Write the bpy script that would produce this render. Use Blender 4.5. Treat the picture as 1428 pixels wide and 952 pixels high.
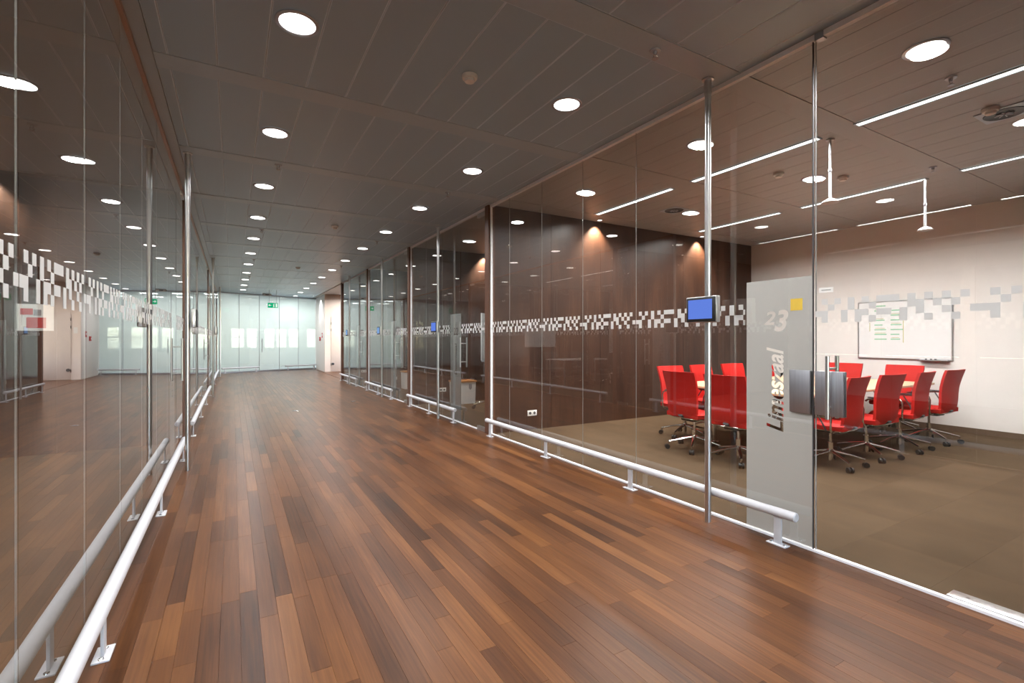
import bpy, bmesh, math, random
from mathutils import Vector, Matrix

# ------------------------------------------------------------------ scene, camera, world, exposure
for o in list(bpy.data.objects):
    bpy.data.objects.remove(o, do_unlink=True)
SC = bpy.context.scene
COL = SC.collection
R = math.radians
random.seed(7)

CAM_Z = 1.30
cam_d = bpy.data.cameras.new('camera')
cam_d.lens = 17.0
cam_d.sensor_width = 36.0
cam_d.shift_y = -2.0 / 1428
cam_d.clip_start = 0.02
cam = bpy.data.objects.new('camera', cam_d)
cam.location = (0, 0, CAM_Z)
cam.rotation_euler = (R(90), 0, R(-30))
COL.objects.link(cam)
SC.camera = cam

SC.view_settings.view_transform = 'Standard'
SC.view_settings.look = 'None'
SC.view_settings.gamma = 1.0
SC.view_settings.use_curve_mapping = False
SC.view_settings.exposure = 0.0
SC.cycles.use_denoising = True
SC.cycles.max_bounces = 10
SC.cycles.diffuse_bounces = 4
SC.cycles.glossy_bounces = 6
SC.cycles.transparent_max_bounces = 48
SC.cycles.transmission_bounces = 8
SC.cycles.caustics_reflective = False
SC.cycles.caustics_refractive = False
SC.cycles.sample_clamp_indirect = 6.0

world = bpy.data.worlds.new('daylight')
SC.world = world
world.use_nodes = True
wn = world.node_tree
wn.nodes.clear()
wo = wn.nodes.new('ShaderNodeOutputWorld')
wb = wn.nodes.new('ShaderNodeBackground')
ws = wn.nodes.new('ShaderNodeTexSky')
ws.sky_type = 'NISHITA'
ws.sun_disc = False
ws.sun_elevation = R(38)
ws.sun_rotation = R(120)
wb.inputs['Strength'].default_value = 3.2
wn.links.new(ws.outputs[0], wb.inputs['Color'])
wn.links.new(wb.outputs[0], wo.inputs['Surface'])

# lamp powers (watts) of the fittings, used by their builders below
W_CORRIDOR = 13.0
W_ROOM = 9.0
W_STRIP = 60.0
W_STRIP_LEFT = 24.0
W_WASH = 250.0
W_BACKLIGHT = 31.0

# ------------------------------------------------------------------ dimensions
H = 3.17
XL, XR = -0.55, 3.10           # glass planes
YB, YE = -5.0, 23.3            # corridor ends
XW = 8.93                      # far wall of the right hand rooms
XLW = -6.5                     # window wall of the left hand rooms

# ------------------------------------------------------------------ materials
MATS = {}
def nodes(name):
    m = bpy.data.materials.new(name)
    m.use_nodes = True
    nt = m.node_tree
    nt.nodes.clear()
    out = nt.nodes.new('ShaderNodeOutputMaterial')
    MATS[name] = m
    return m, nt, out

def N(nt, kind, **kw):
    n = nt.nodes.new(kind)
    for k, v in kw.items():
        if k in n.inputs:
            n.inputs[k].default_value = v
        else:
            setattr(n, k, v)
    return n

def plain(name, col, rough=0.5, metal=0.0, spec=0.5, vary=0.04, scale=30.0, coat=0.0, bump=0.0, stretch=(1, 1, 1)):
    m, nt, out = nodes(name)
    p = N(nt, 'ShaderNodeBsdfPrincipled')
    p.inputs['Roughness'].default_value = rough
    p.inputs['Metallic'].default_value = metal
    p.inputs['Specular IOR Level'].default_value = spec
    p.inputs['Coat Weight'].default_value = coat
    tc = N(nt, 'ShaderNodeTexCoord')
    mp = N(nt, 'ShaderNodeMapping')
    mp.inputs['Scale'].default_value = stretch
    nt.links.new(tc.outputs['Object'], mp.inputs['Vector'])
    nz = N(nt, 'ShaderNodeTexNoise', Scale=scale, Detail=3.0)
    nt.links.new(mp.outputs[0], nz.inputs['Vector'])
    ramp = N(nt, 'ShaderNodeValToRGB')
    lo = [max(0, c * (1 - vary)) for c in col]
    hi = [min(1, c * (1 + vary)) for c in col]
    ramp.color_ramp.elements[0].position = 0.3
    ramp.color_ramp.elements[1].position = 0.7
    ramp.color_ramp.elements[0].color = (*lo, 1)
    ramp.color_ramp.elements[1].color = (*hi, 1)
    nt.links.new(nz.outputs['Fac'], ramp.inputs[0])
    nt.links.new(ramp.outputs[0], p.inputs['Base Color'])
    if bump:
        b = N(nt, 'ShaderNodeBump', Strength=bump, Distance=0.002)
        nt.links.new(nz.outputs['Fac'], b.inputs['Height'])
        nt.links.new(b.outputs[0], p.inputs['Normal'])
    nt.links.new(p.outputs[0], out.inputs['Surface'])
    return m

def emit(name, col, strength):
    m, nt, out = nodes(name)
    e = N(nt, 'ShaderNodeEmission')
    e.inputs['Color'].default_value = (*col, 1)
    e.inputs['Strength'].default_value = strength
    nt.links.new(e.outputs[0], out.inputs['Surface'])
    m.cycles.emission_sampling = 'NONE'
    return m

def glass(name, tint, rough=0.0):
    """clear sheet glass: mirror reflection by Fresnel, the rest goes straight through"""
    m, nt, out = nodes(name)
    geo = N(nt, 'ShaderNodeNewGeometry')
    f0 = N(nt, 'ShaderNodeFresnel', IOR=1.52)
    # both faces of the sheet together: 2R / (1 + R), taken at the face the light meets first
    up = N(nt, 'ShaderNodeMath', operation='MULTIPLY')
    nt.links.new(f0.outputs[0], up.inputs[0])
    up.inputs[1].default_value = 2.0
    dn = N(nt, 'ShaderNodeMath', operation='ADD')
    nt.links.new(f0.outputs[0], dn.inputs[0])
    dn.inputs[1].default_value = 1.0
    dv = N(nt, 'ShaderNodeMath', operation='DIVIDE')
    nt.links.new(up.outputs[0], dv.inputs[0])
    nt.links.new(dn.outputs[0], dv.inputs[1])
    inv = N(nt, 'ShaderNodeMath', operation='SUBTRACT')
    inv.inputs[0].default_value = 1.0
    nt.links.new(geo.outputs['Backfacing'], inv.inputs[1])
    fr = N(nt, 'ShaderNodeMath', operation='MULTIPLY')
    nt.links.new(dv.outputs[0], fr.inputs[0])
    nt.links.new(inv.outputs[0], fr.inputs[1])
    tr = N(nt, 'ShaderNodeBsdfTransparent')
    tr.inputs['Color'].default_value = (*tint, 1)
    gl = N(nt, 'ShaderNodeBsdfGlossy')
    gl.inputs['Roughness'].default_value = rough
    gl.inputs['Color'].default_value = (1, 1, 1, 1)
    mx = N(nt, 'ShaderNodeMixShader')
    nt.links.new(fr.outputs[0], mx.inputs[0])
    nt.links.new(tr.outputs[0], mx.inputs[1])
    nt.links.new(gl.outputs[0], mx.inputs[2])
    nt.links.new(mx.outputs[0], out.inputs['Surface'])
    return m

def film(name, col, trans=0.5, clear=0.0):
    """etched foil: scatters light forward and back"""
    m, nt, out = nodes(name)
    d = N(nt, 'ShaderNodeBsdfDiffuse')
    t = N(nt, 'ShaderNodeBsdfTranslucent')
    d.inputs['Color'].default_value = (*col, 1)
    t.inputs['Color'].default_value = (*col, 1)
    mx = N(nt, 'ShaderNodeMixShader')
    mx.inputs[0].default_value = trans
    nt.links.new(d.outputs[0], mx.inputs[1])
    nt.links.new(t.outputs[0], mx.inputs[2])
    res = mx
    if clear:
        tp = N(nt, 'ShaderNodeBsdfTransparent')
        m2 = N(nt, 'ShaderNodeMixShader')
        m2.inputs[0].default_value = clear
        nt.links.new(mx.outputs[0], m2.inputs[1])
        nt.links.new(tp.outputs[0], m2.inputs[2])
        res = m2
    nt.links.new(res.outputs[0], out.inputs['Surface'])
    return m

def wood(name, stops, rough, axis, grain=1.0, spec=0.5, tone_attr=None, bump=0.05, coat=0.0):
    """wood with grain along one axis (0 x, 1 y, 2 z); tone per piece from an attribute"""
    m, nt, out = nodes(name)
    p = N(nt, 'ShaderNodeBsdfPrincipled')
    p.inputs['Roughness'].default_value = rough
    p.inputs['Specular IOR Level'].default_value = spec
    p.inputs['Coat Weight'].default_value = coat
    p.inputs['Coat Roughness'].default_value = 0.2
    geo = N(nt, 'ShaderNodeNewGeometry')
    sc = [75.0, 75.0, 75.0]
    sc[axis] = 2.2
    mp = N(nt, 'ShaderNodeMapping')
    mp.inputs['Scale'].default_value = sc
    nt.links.new(geo.outputs['Position'], mp.inputs['Vector'])
    n1 = N(nt, 'ShaderNodeTexNoise', Scale=1.0, Detail=5.0, Roughness=0.6)
    nt.links.new(mp.outputs[0], n1.inputs['Vector'])
    mp2 = N(nt, 'ShaderNodeMapping')
    sc2 = [5.0, 5.0, 5.0]
    sc2[axis] = 0.9
    mp2.inputs['Scale'].default_value = sc2
    nt.links.new(geo.outputs['Position'], mp2.inputs['Vector'])
    n2 = N(nt, 'ShaderNodeTexNoise', Scale=1.0, Detail=2.0)
    nt.links.new(mp2.outputs[0], n2.inputs['Vector'])
    # value = tone + grain*(n1-.5) + .5*grain*(n2-.5)
    a = N(nt, 'ShaderNodeMath', operation='MULTIPLY_ADD')
    nt.links.new(n1.outputs['Fac'], a.inputs[0])
    a.inputs[1].default_value = 0.55 * grain
    b = N(nt, 'ShaderNodeMath', operation='MULTIPLY_ADD')
    nt.links.new(n2.outputs['Fac'], b.inputs[0])
    b.inputs[1].default_value = 0.5 * grain
    nt.links.new(a.outputs[0], b.inputs[2])
    if tone_attr:
        at = N(nt, 'ShaderNodeAttribute')
        at.attribute_name = tone_attr
        sub = N(nt, 'ShaderNodeMath', operation='SUBTRACT')
        nt.links.new(at.outputs['Fac'], sub.inputs[0])
        sub.inputs[1].default_value = 0.525 * grain
        nt.links.new(sub.outputs[0], a.inputs[2])
    else:
        a.inputs[2].default_value = 0.5 - 0.525 * grain
    rp = N(nt, 'ShaderNodeValToRGB')
    els = rp.color_ramp.elements
    els[0].position, els[0].color = stops[0][0], (*stops[0][1], 1)
    els[1].position, els[1].color = stops[-1][0], (*stops[-1][1], 1)
    for pos, c in stops[1:-1]:
        e = els.new(pos)
        e.color = (*c, 1)
    nt.links.new(b.outputs[0], rp.inputs[0])
    nt.links.new(rp.outputs[0], p.inputs['Base Color'])
    if bump:
        bp = N(nt, 'ShaderNodeBump', Strength=bump, Distance=0.001)
        nt.links.new(n1.outputs['Fac'], bp.inputs['Height'])
        nt.links.new(bp.outputs[0], p.inputs['Normal'])
    nt.links.new(p.outputs[0], out.inputs['Surface'])
    return m

def carpet_mat(name):
    m, nt, out = nodes(name)
    p = N(nt, 'ShaderNodeBsdfPrincipled')
    p.inputs['Roughness'].default_value = 0.95
    p.inputs['Specular IOR Level'].default_value = 0.1
    geo = N(nt, 'ShaderNodeNewGeometry')
    n1 = N(nt, 'ShaderNodeTexNoise', Scale=260.0, Detail=2.0)
    n2 = N(nt, 'ShaderNodeTexNoise', Scale=2.2, Detail=3.0)
    for n in (n1, n2):
        nt.links.new(geo.outputs['Position'], n.inputs['Vector'])
    at = N(nt, 'ShaderNodeAttribute')
    at.attribute_name = 'tone'
    a = N(nt, 'ShaderNodeMath', operation='MULTIPLY_ADD')
    nt.links.new(n1.outputs['Fac'], a.inputs[0])
    a.inputs[1].default_value = 0.6
    nt.links.new(at.outputs['Fac'], a.inputs[2])
    b = N(nt, 'ShaderNodeMath', operation='MULTIPLY_ADD')
    nt.links.new(n2.outputs['Fac'], b.inputs[0])
    b.inputs[1].default_value = 0.3
    nt.links.new(a.outputs[0], b.inputs[2])
    rp = N(nt, 'ShaderNodeValToRGB')
    rp.color_ramp.elements[0].position = 0.2
    rp.color_ramp.elements[1].position = 1.2 / 1.25
    rp.color_ramp.elements[0].color = (0.038, 0.024, 0.013, 1)
    rp.color_ramp.elements[1].color = (0.125, 0.083, 0.050, 1)
    nt.links.new(b.outputs[0], rp.inputs[0])
    nt.links.new(rp.outputs[0], p.inputs['Base Color'])
    bp = N(nt, 'ShaderNodeBump', Strength=0.4, Distance=0.003)
    nt.links.new(n1.outputs['Fac'], bp.inputs['Height'])
    nt.links.new(bp.outputs[0], p.inputs['Normal'])
    nt.links.new(p.outputs[0], out.inputs['Surface'])
    return m

def brushed(name, col, rough=0.3, axis=2):
    st = [60.0, 60.0, 60.0]
    st[axis] = 1.0
    return plain(name, col, rough, 1.0, 0.5, 0.08, 3.0, stretch=st)

FLOORW = wood('oiled_plank', [(0.0, (0.020, 0.0075, 0.003)), (0.35, (0.071, 0.026, 0.009)), (0.62, (0.114, 0.0435, 0.0145)), (1.0, (0.205, 0.086, 0.029))],
              0.31, 1, 1.3, 0.15, 'tone', 0.0)
VENEER = wood('dark_veneer', [(0.15, (0.016, 0.007, 0.0045)), (0.5, (0.044, 0.019, 0.011)), (0.85, (0.088, 0.040, 0.023))], 0.42, 2, 1.5, 0.4, None, 0.02)
MULLW = wood('mullion_veneer', [(0.1, (0.075, 0.034, 0.022)), (0.9, (0.15, 0.07, 0.045))], 0.4, 2, 0.8, 0.4, None, 0.02)
TABLEW = wood('pale_maple', [(0.1, (0.52, 0.34, 0.20)), (0.9, (0.70, 0.50, 0.32))], 0.35, 0, 0.8, 0.5, None, 0.01)
LIDW = wood('orange_wood', [(0.1, (0.45, 0.20, 0.07)), (0.9, (0.62, 0.30, 0.12))], 0.4, 0, 0.8)
CARPET = carpet_mat('brown_carpet')
GLASS = glass('clear_glass', (0.955, 0.968, 0.962))
GREENGLASS = glass('lobby_glass', (0.93, 0.97, 0.96))
FROST = film('etched_foil', (0.355, 0.348, 0.339), 0.68)
FROSTEND = film('teal_foil', (0.74, 0.775, 0.768), 0.55, 0.09)
BAND = film('white_band_foil', (0.71, 0.71, 0.705), 0.25)
CEILROOM = plain('warm_lit_perforated_metal', (0.345, 0.335, 0.33), 0.42, 0.0, 0.6, 0.07, 420.0, bump=0.12)  # warm copy of the one ceiling metal, wood bounce light in its colour
CEIL = plain('cool_lit_perforated_metal', (0.34, 0.46, 0.58), 0.34, 0.0, 0.6, 0.07, 420.0, bump=0.12)  # same metal as in the rooms; blue mixed in to offset orange floor bounce
CEILSTRIP = plain('grey_ceiling_strip', (0.40, 0.495, 0.59), 0.32, 0.0, 0.6, 0.02, 40.0)
CEILEDGE = plain('lit_panel_edge', (0.62, 0.74, 0.86), 0.4, 0.0, 0.6, 0.02)  # seam highlights painted as a lighter colour on the panel bevels
CEILDARK = plain('ceiling_void', (0.20, 0.21, 0.22), 0.6)
SLAB = plain('subfloor', (0.04, 0.025, 0.018), 0.8)
WHITEMET = plain('white_enamel', (0.56, 0.56, 0.59), 0.35, 0.0, 0.5, 0.02)
ALU = plain('white_aluminium', (0.88, 0.88, 0.92), 0.4, 0.0, 0.5, 0.02)
COPPER = plain('bronze_channel', (0.40, 0.24, 0.17), 0.35, 0.3, 0.5, 0.03)
STEEL = brushed('brushed_steel', (0.60, 0.60, 0.60), 0.30)
STEELP = brushed('steel_plate', (0.42, 0.43, 0.47), 0.42)
CHROME = plain('chrome', (0.75, 0.75, 0.75), 0.12, 1.0, 0.5, 0.02)
BLACK = plain('black_plastic', (0.012, 0.012, 0.012), 0.45)
DARKGREY = plain('dark_grey_plastic', (0.06, 0.06, 0.065), 0.5)
SILICONE = plain('silicone', (0.30, 0.29, 0.28), 0.5)
WHITEP = plain('white_plastic', (0.80, 0.79, 0.77), 0.4)
WALLW = plain('white_paint', (0.80, 0.76, 0.73), 0.75, 0, 0.3, 0.015, 8.0)
WALLP = plain('warm_lit_white_paint', (0.80, 0.69, 0.62), 0.7, 0, 0.3, 0.015, 8.0)  # white wall with its warm light put into the colour
WALLB = plain('skirting_brown', (0.13, 0.085, 0.055), 0.5)
RED = plain('red_fabric', (0.50, 0.009, 0.006), 0.75, 0, 0.3, 0.10, 380.0, bump=0.15)
BOARD = plain('whiteboard_enamel', (0.82, 0.82, 0.82), 0.18, 0, 0.5, 0.01)
PAPER = plain('paper', (0.80, 0.80, 0.78), 0.8)
YELLOW = plain('yellow_paper', (0.72, 0.50, 0.07), 0.8)
SCREEN = emit('blue_screen', (0.125, 0.225, 0.74), 1.0)
SCREENP = emit('pale_blue_screen', (0.20, 0.36, 0.66), 1.0)
GREENL = emit('exit_green', (0.0, 0.42, 0.18), 1.0)
WHITEL = emit('exit_white', (0.8, 0.95, 0.85), 1.0)
LAMP = emit('lamp_diffuser', (1.0, 0.97, 0.92), 5.0)
STRIPE = emit('strip_diffuser', (1.0, 0.97, 0.93), 3.0)
REDP = plain('red_print', (0.50, 0.03, 0.04), 0.6)
GREENP = plain('green_ink', (0.25, 0.55, 0.35), 0.6)
OLIVEP = plain('olive_ink', (0.50, 0.48, 0.20), 0.6)
GREYP = plain('grey_print', (0.30, 0.30, 0.32), 0.6)
BLINDM = film('blind_slat', (0.42, 0.44, 0.47), 0.06)
FOLIAGE = plain('foliage', (0.10, 0.20, 0.06), 0.8, 0, 0.2, 0.6, 6.0)

# ------------------------------------------------------------------ mesh helpers
class MB:
    def __init__(self):
        self.bm = bmesh.new()
    def box(self, x0, x1, y0, y1, z0, z1, bevel=0.0):
        x0, x1 = min(x0, x1), max(x0, x1)
        y0, y1 = min(y0, y1), max(y0, y1)
        z0, z1 = min(z0, z1), max(z0, z1)
        t = bmesh.new()
        v = [t.verts.new((x, y, z)) for x in (x0, x1) for y in (y0, y1) for z in (z0, z1)]
        for f in ((0, 1, 3, 2), (4, 6, 7, 5), (0, 4, 5, 1), (2, 3, 7, 6), (0, 2, 6, 4), (1, 5, 7, 3)):
            t.faces.new([v[i] for i in f])
        if bevel:
            bmesh.ops.bevel(t, geom=list(t.edges), offset=bevel, segments=2, affect='EDGES', profile=0.5)
        self._merge(t)
        return self
    def _merge(self, t, mat=None):
        if mat is not None:
            bmesh.ops.transform(t, matrix=mat, verts=t.verts)
        me = bpy.data.meshes.new('tmp')
        t.to_mesh(me)
        t.free()
        self.bm.from_mesh(me)
        bpy.data.meshes.remove(me)
    def quad(self, pts):
        self.bm.faces.new([self.bm.verts.new(p) for p in pts])
        return self
    def cyl(self, p, q, r, seg=16, r2=None):
        p, q = Vector(p), Vector(q)
        d = q - p
        t = bmesh.new()
        bmesh.ops.create_cone(t, cap_ends=True, segments=seg, radius1=r, radius2=r if r2 is None else r2, depth=d.length)
        m = Matrix.Translation((p + q) / 2) @ d.to_track_quat('Z', 'Y').to_matrix().to_4x4()
        self._merge(t, m)
        return self
    def lathe(self, prof, seg=28, origin=(0, 0, 0)):
        """profile of (r, z) turned about z"""
        bm = self.bm
        rings = []
        for r, z in prof:
            if r < 1e-6:
                rings.append([bm.verts.new((origin[0], origin[1], origin[2] + z))])
            else:
                rings.append([bm.verts.new((origin[0] + r * math.cos(2 * math.pi * k / seg), origin[1] + r * math.sin(2 * math.pi * k / seg), origin[2] + z)) for k in range(seg)])
        for a, b in zip(rings, rings[1:]):
            for k in range(seg):
                k2 = (k + 1) % seg
                if len(a) == 1 and len(b) == 1:
                    continue
                if len(a) == 1:
                    bm.faces.new((a[0], b[k2], b[k]))
                elif len(b) == 1:
                    bm.faces.new((a[k], a[k2], b[0]))
                else:
                    bm.faces.new((a[k], a[k2], b[k2], b[k]))
        return self
    def tube(self, pts, r, seg=10, radii=None, flat=None):
        """sweep a round (or flattened) section along a polyline"""
        pts = [Vector(p) for p in pts]
        n = len(pts)
        tang = []
        for i in range(n):
            a = pts[max(i - 1, 0)]
            b = pts[min(i + 1, n - 1)]
            tang.append((b - a).normalized())
        up = Vector((0, 0, 1)) if abs(tang[0].z) < 0.9 else Vector((0, 1, 0))
        u = tang[0].cross(up).normalized()
        rings = []
        for i in range(n):
            t = tang[i]
            u = (u - t * u.dot(t)).normalized()
            w = t.cross(u)
            rr = radii[i] if radii else r
            fl = flat or (1, 1)
            rings.append([self.bm.verts.new(pts[i] + (u * math.cos(2 * math.pi * k / seg) * fl[0] + w * math.sin(2 * math.pi * k / seg) * fl[1]) * rr) for k in range(seg)])
        for a, b in zip(rings, rings[1:]):
            for k in range(seg):
                self.bm.faces.new((a[k], a[(k + 1) % seg], b[(k + 1) % seg], b[k]))
        self.bm.faces.new(list(reversed(rings[0])))
        self.bm.faces.new(rings[-1])
        return self
    def build(self, name, mat, parent=None, smooth=False, recalc=True):
        if recalc:
            bmesh.ops.recalc_face_normals(self.bm, faces=self.bm.faces)
        me = bpy.data.meshes.new(name)
        self.bm.to_mesh(me)
        self.bm.free()
        if smooth:
            me.shade_smooth()
            me.set_sharp_from_angle(angle=R(38))
        me.materials.append(mat)
        return link(name, me, parent)

def link(name, data, parent=None):
    o = bpy.data.objects.new(name, data)
    COL.objects.link(o)
    if parent is not None:
        o.parent = parent
    return o

def box(name, mat, parent, x0, x1, y0, y1, z0, z1, bevel=0.0):
    return MB().box(x0, x1, y0, y1, z0, z1, bevel).build(name, mat, parent, smooth=bevel > 0)

def tag(o, label, cat, group=None, kind=None):
    o['label'] = label
    o['category'] = cat
    if group:
        o['group'] = group
    if kind:
        o['kind'] = kind
    return o

def empty(name, loc=(0, 0, 0), rz=0.0):
    o = link(name, None)
    o.empty_display_size = 0.1
    o.location = loc
    o.rotation_euler = (0, 0, rz)
    return o

def struct(o, label, cat):
    return tag(o, label, cat, None, 'structure')

def copy_tree(o, parent=None):
    c = o.copy()
    COL.objects.link(c)
    c.parent = parent
    for ch in o.children:
        copy_tree(ch, c)
    return c

def lamp(kind, parent, loc, power, size=0.19, size_y=None, spread=140, col=(1.0, 0.97, 0.94), blend=0.6):
    d = bpy.data.lights.new('lamp', kind)
    d.energy = power
    d.color = col
    if kind == 'AREA':
        d.shape = 'RECTANGLE' if size_y else 'DISK'
        d.size = size
        if size_y:
            d.size_y = size_y
        d.spread = R(spread)
    else:
        d.spot_size = R(spread)
        d.spot_blend = blend
        d.shadow_soft_size = size
    o = link('lamp', d, parent)
    o.location = loc
    return o

def with_tone(o, val):
    a = o.data.attributes.new('tone', 'FLOAT', 'FACE')
    for i in range(len(o.data.polygons)):
        a.data[i].value = val
    return o

def project(x, y, z):
    dx, dy = x, y
    d = dx * math.sin(R(30)) + dy * math.cos(R(30))
    r = dx * math.cos(R(30)) - dy * math.sin(R(30))
    if d < 0.05:
        return None
    return 714 + 674.3 * r / d, 474 - 674.3 * (z - CAM_Z) / d

# ------------------------------------------------------------------ floor of planks
floor = box('floor', SLAB, None, XL - 0.05, XR + 0.05, YB, YE, -0.06, -0.012)
struct(floor, 'brown plank floor of the corridor', 'floor')
PW = 0.0785
rows = []
x = XL + 0.03
planks = []
rnd = random.Random(3)
while x < XR - 0.035:
    x1 = min(x + PW, XR - 0.03)
    y = YB - rnd.random() * 0.9
    while y < YE:
        ln = rnd.choice((0.45, 0.62, 0.8, 0.95, 1.1, 1.3)) * rnd.uniform(0.85, 1.15)
        y1 = min(y + ln, YE)
        t = min(1.0, max(0.0, rnd.gauss(0.50, 0.125)))
        if y1 - max(y, YB) > 0.03:
            planks.append((x, x1, max(y, YB), y1, t))
        y = y1
    x = x1
def plank_area(p):
    if p[3] < 0.4:
        return 0
    pts = []
    for xx, yy in ((p[0], p[2]), (p[1], p[2]), (p[1], p[3]), (p[0], p[3])):
        q = project(xx, max(yy, 0.9), 0)
        if q is None:
            return 0
        pts.append((min(max(q[0], 0), 1428), min(max(q[1], 0), 952)))
    a = 0
    for i in range(4):
        a += pts[i][0] * pts[(i + 1) % 4][1] - pts[(i + 1) % 4][0] * pts[i][1]
    return abs(a) / 2
planks.sort(key=plank_area, reverse=True)
def plank_into(mb, p, g=0.0003):
    x0, x1, y0, y1, _ = p
    x0 += g; x1 -= g; y0 += g; y1 -= g
    c = 0.0004
    b = [(x0, y0, -0.012), (x1, y0, -0.012), (x1, y1, -0.012), (x0, y1, -0.012)]
    m = [(x0, y0, -c), (x1, y0, -c), (x1, y1, -c), (x0, y1, -c)]
    t = [(x0 + c, y0 + c, 0), (x1 - c, y0 + c, 0), (x1 - c, y1 - c, 0), (x0 + c, y1 - c, 0)]
    vs = [[mb.bm.verts.new(q) for q in ring] for ring in (b, m, t)]
    for lo, hi in ((vs[0], vs[1]), (vs[1], vs[2])):
        for k in range(4):
            mb.bm.faces.new((lo[k], lo[(k + 1) % 4], hi[(k + 1) % 4], hi[k]))
    mb.bm.faces.new(vs[2])
for p in planks[:298]:
    mb = MB()
    plank_into(mb, p)
    o = mb.build('plank', FLOORW, floor, recalc=False)
    with_tone(o, p[4])
mb = MB()
tones = []
for p in planks[298:]:
    n0 = len(mb.bm.faces)
    plank_into(mb, p)
    tones.extend([p[4]] * (len(mb.bm.faces) - n0))
o = mb.build('plank_field', FLOORW, floor, recalc=False)
o['kind'] = 'stuff'
a = o.data.attributes.new('tone', 'FLOAT', 'FACE')
a.data.foreach_set('value', tones)
# narrow border boards beside the glass
for nm, xx0, xx1 in (('border_board', XL - 0.03, XL + 0.029), ('border_board', XR - 0.029, XR + 0.03)):
    with_tone(box(nm, FLOORW, floor, xx0, xx1, YB, YE, -0.012, 0.0), 0.42)

# carpet floors of the rooms
def carpet_floor(name, label, x0, x1, y0, y1, tiles):
    f = struct(with_tone(box(name, CARPET, None, x0, x1, y0, y1, -0.06, -0.004 if tiles else 0.0), 0.1), label, 'floor')
    if tiles:
        rr = random.Random(11)
        xx = x0
        while xx < x1 - 0.01:
            xe = min(xx + 0.5, x1)
            yy = y0
            while yy < y1 - 0.01:
                ye = min(yy + 0.5, y1)
                with_tone(box('carpet_tile', CARPET, f, xx + .0003, xe - .0003, yy + .0003, ye - .0003, -0.004, 0.0), rr.uniform(0.03, 0.17))
                yy = ye
            xx = xe
    return f
carpet_floor('floor_meeting_room', 'brown carpet tiles under the red chairs and meeting table', XR + 0.03, XW, 0.6, 5.95, True)
carpet_floor('floor_side_room', 'brown carpet of the rooms beyond the dark wood wall', XR + 0.03, XW, 6.0, 16.45, False)
carpet_floor('floor_glass_side_room', 'brown carpet behind the glass wall beside the white rail', XLW, XL - 0.03, 0.4, 21.8, False)
struct(with_tone(box('floor_lobby', plain('lobby_floor', (0.35, 0.33, 0.31), 0.4), None, -2.0, 9.0, YE, 29.5, -0.06, 0.0), 0.1), 'grey floor of the lobby behind the frosted glass', 'floor')
struct(with_tone(MB().box(XR + 0.05, 6.1, 16.5, 21.0, -0.06, 0.0).box(XR + 0.05, 3.36, 21.0, YE, -0.06, 0.0).build('floor_side_passage', FLOORW), 0.5), 'brown wooden floor of the passage by the pale door', 'floor')

# ------------------------------------------------------------------ ceiling of panels
ceiling = box('ceiling', CEILDARK, None, XLW - 0.2, XW + 0.2, YB - 0.2, 29.5, H + 0.02, H + 0.16)
struct(ceiling, 'dark grey perforated metal panel ceiling', 'ceiling')
STR0, MOD = 2.23, 1.74
PANW = 0.28
strips = [STR0 + MOD * k for k in range(-7, 12)]
panel_mesh = {}
def panel(x0, x1, y0, y1):
    room = x0 > XR
    key = (round(x1 - x0, 4), round(y1 - y0, 4), room)
    if key not in panel_mesh:
        w, l, _ = key
        mb = MB()
        g = 0.0009 if not room else 0.0003
        c = 0.006
        dp = 0.002
        b = [(g, g, 0.012), (w - g, g, 0.012), (w - g, l - g, 0.012), (g, l - g, 0.012)]
        m = [(g, g, dp), (w - g, g, dp), (w - g, l - g, dp), (g, l - g, dp)]
        t = [(g + c, g + c, 0), (w - g - c, g + c, 0), (w - g - c, l - g - c, 0), (g + c, l - g - c, 0)]
        vs = [[mb.bm.verts.new(q) for q in ring] for ring in (b, m, t)]
        for lo, hi in ((vs[0], vs[1]), (vs[1], vs[2])):
            for k in range(4):
                mb.bm.faces.new((lo[k], hi[k], hi[(k + 1) % 4], lo[(k + 1) % 4]))
        mb.bm.faces.new(list(reversed(vs[2])))
        me = bpy.data.meshes.new('ceiling_panel')
        mb.bm.to_mesh(me)
        mb.bm.free()
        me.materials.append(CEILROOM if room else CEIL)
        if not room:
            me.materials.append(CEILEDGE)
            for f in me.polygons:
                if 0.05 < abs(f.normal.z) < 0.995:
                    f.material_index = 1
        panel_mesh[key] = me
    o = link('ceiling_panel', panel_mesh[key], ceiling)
    o.location = (x0, y0, H)
    return o
def spans(a, b, first, w):
    xs = [a]
    x = first
    while x < b - 0.02:
        if x > a + 0.02:
            xs.append(x)
        x += w
    xs.append(b)
    return list(zip(xs, xs[1:]))
SW = 0.10
def panel_area(xa, xb, ya, yb, stuff=False):
    lim = [s for s in strips if ya - 0.2 < s < yb + 0.2]
    ys = []
    prev = ya
    for s in lim:
        if s - SW > prev + 0.02:
            ys.append((prev, min(s - SW, yb)))
        prev = max(prev, s + SW)
    if prev < yb - 0.02:
        ys.append((prev, yb))
    for y0, y1 in ys:
        for x0, x1 in spans(xa, xb, 0.19 - 20 * PANW, PANW):
            panel(x0, x1, y0, y1)
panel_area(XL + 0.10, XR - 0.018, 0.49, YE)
panel_area(XR + 0.018, XW, 0.6, 5.95)
for s in strips:
    if s > YB:
        box('ceiling_strip', CEILSTRIP, ceiling, XL + 0.10, XR - 0.018, s - SW, s + SW, H - 0.003, H + 0.012)
for s in strips:
    if 0.6 < s < 5.95:
        box('ceiling_strip', CEILROOM, ceiling, XR + 0.018, XW, s - SW, s + SW, H - 0.003, H + 0.012)
box('perimeter_strip', CEILSTRIP, ceiling, XL + 0.0, XL + 0.097, YB, YE, H - 0.001, H + 0.012)
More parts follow.
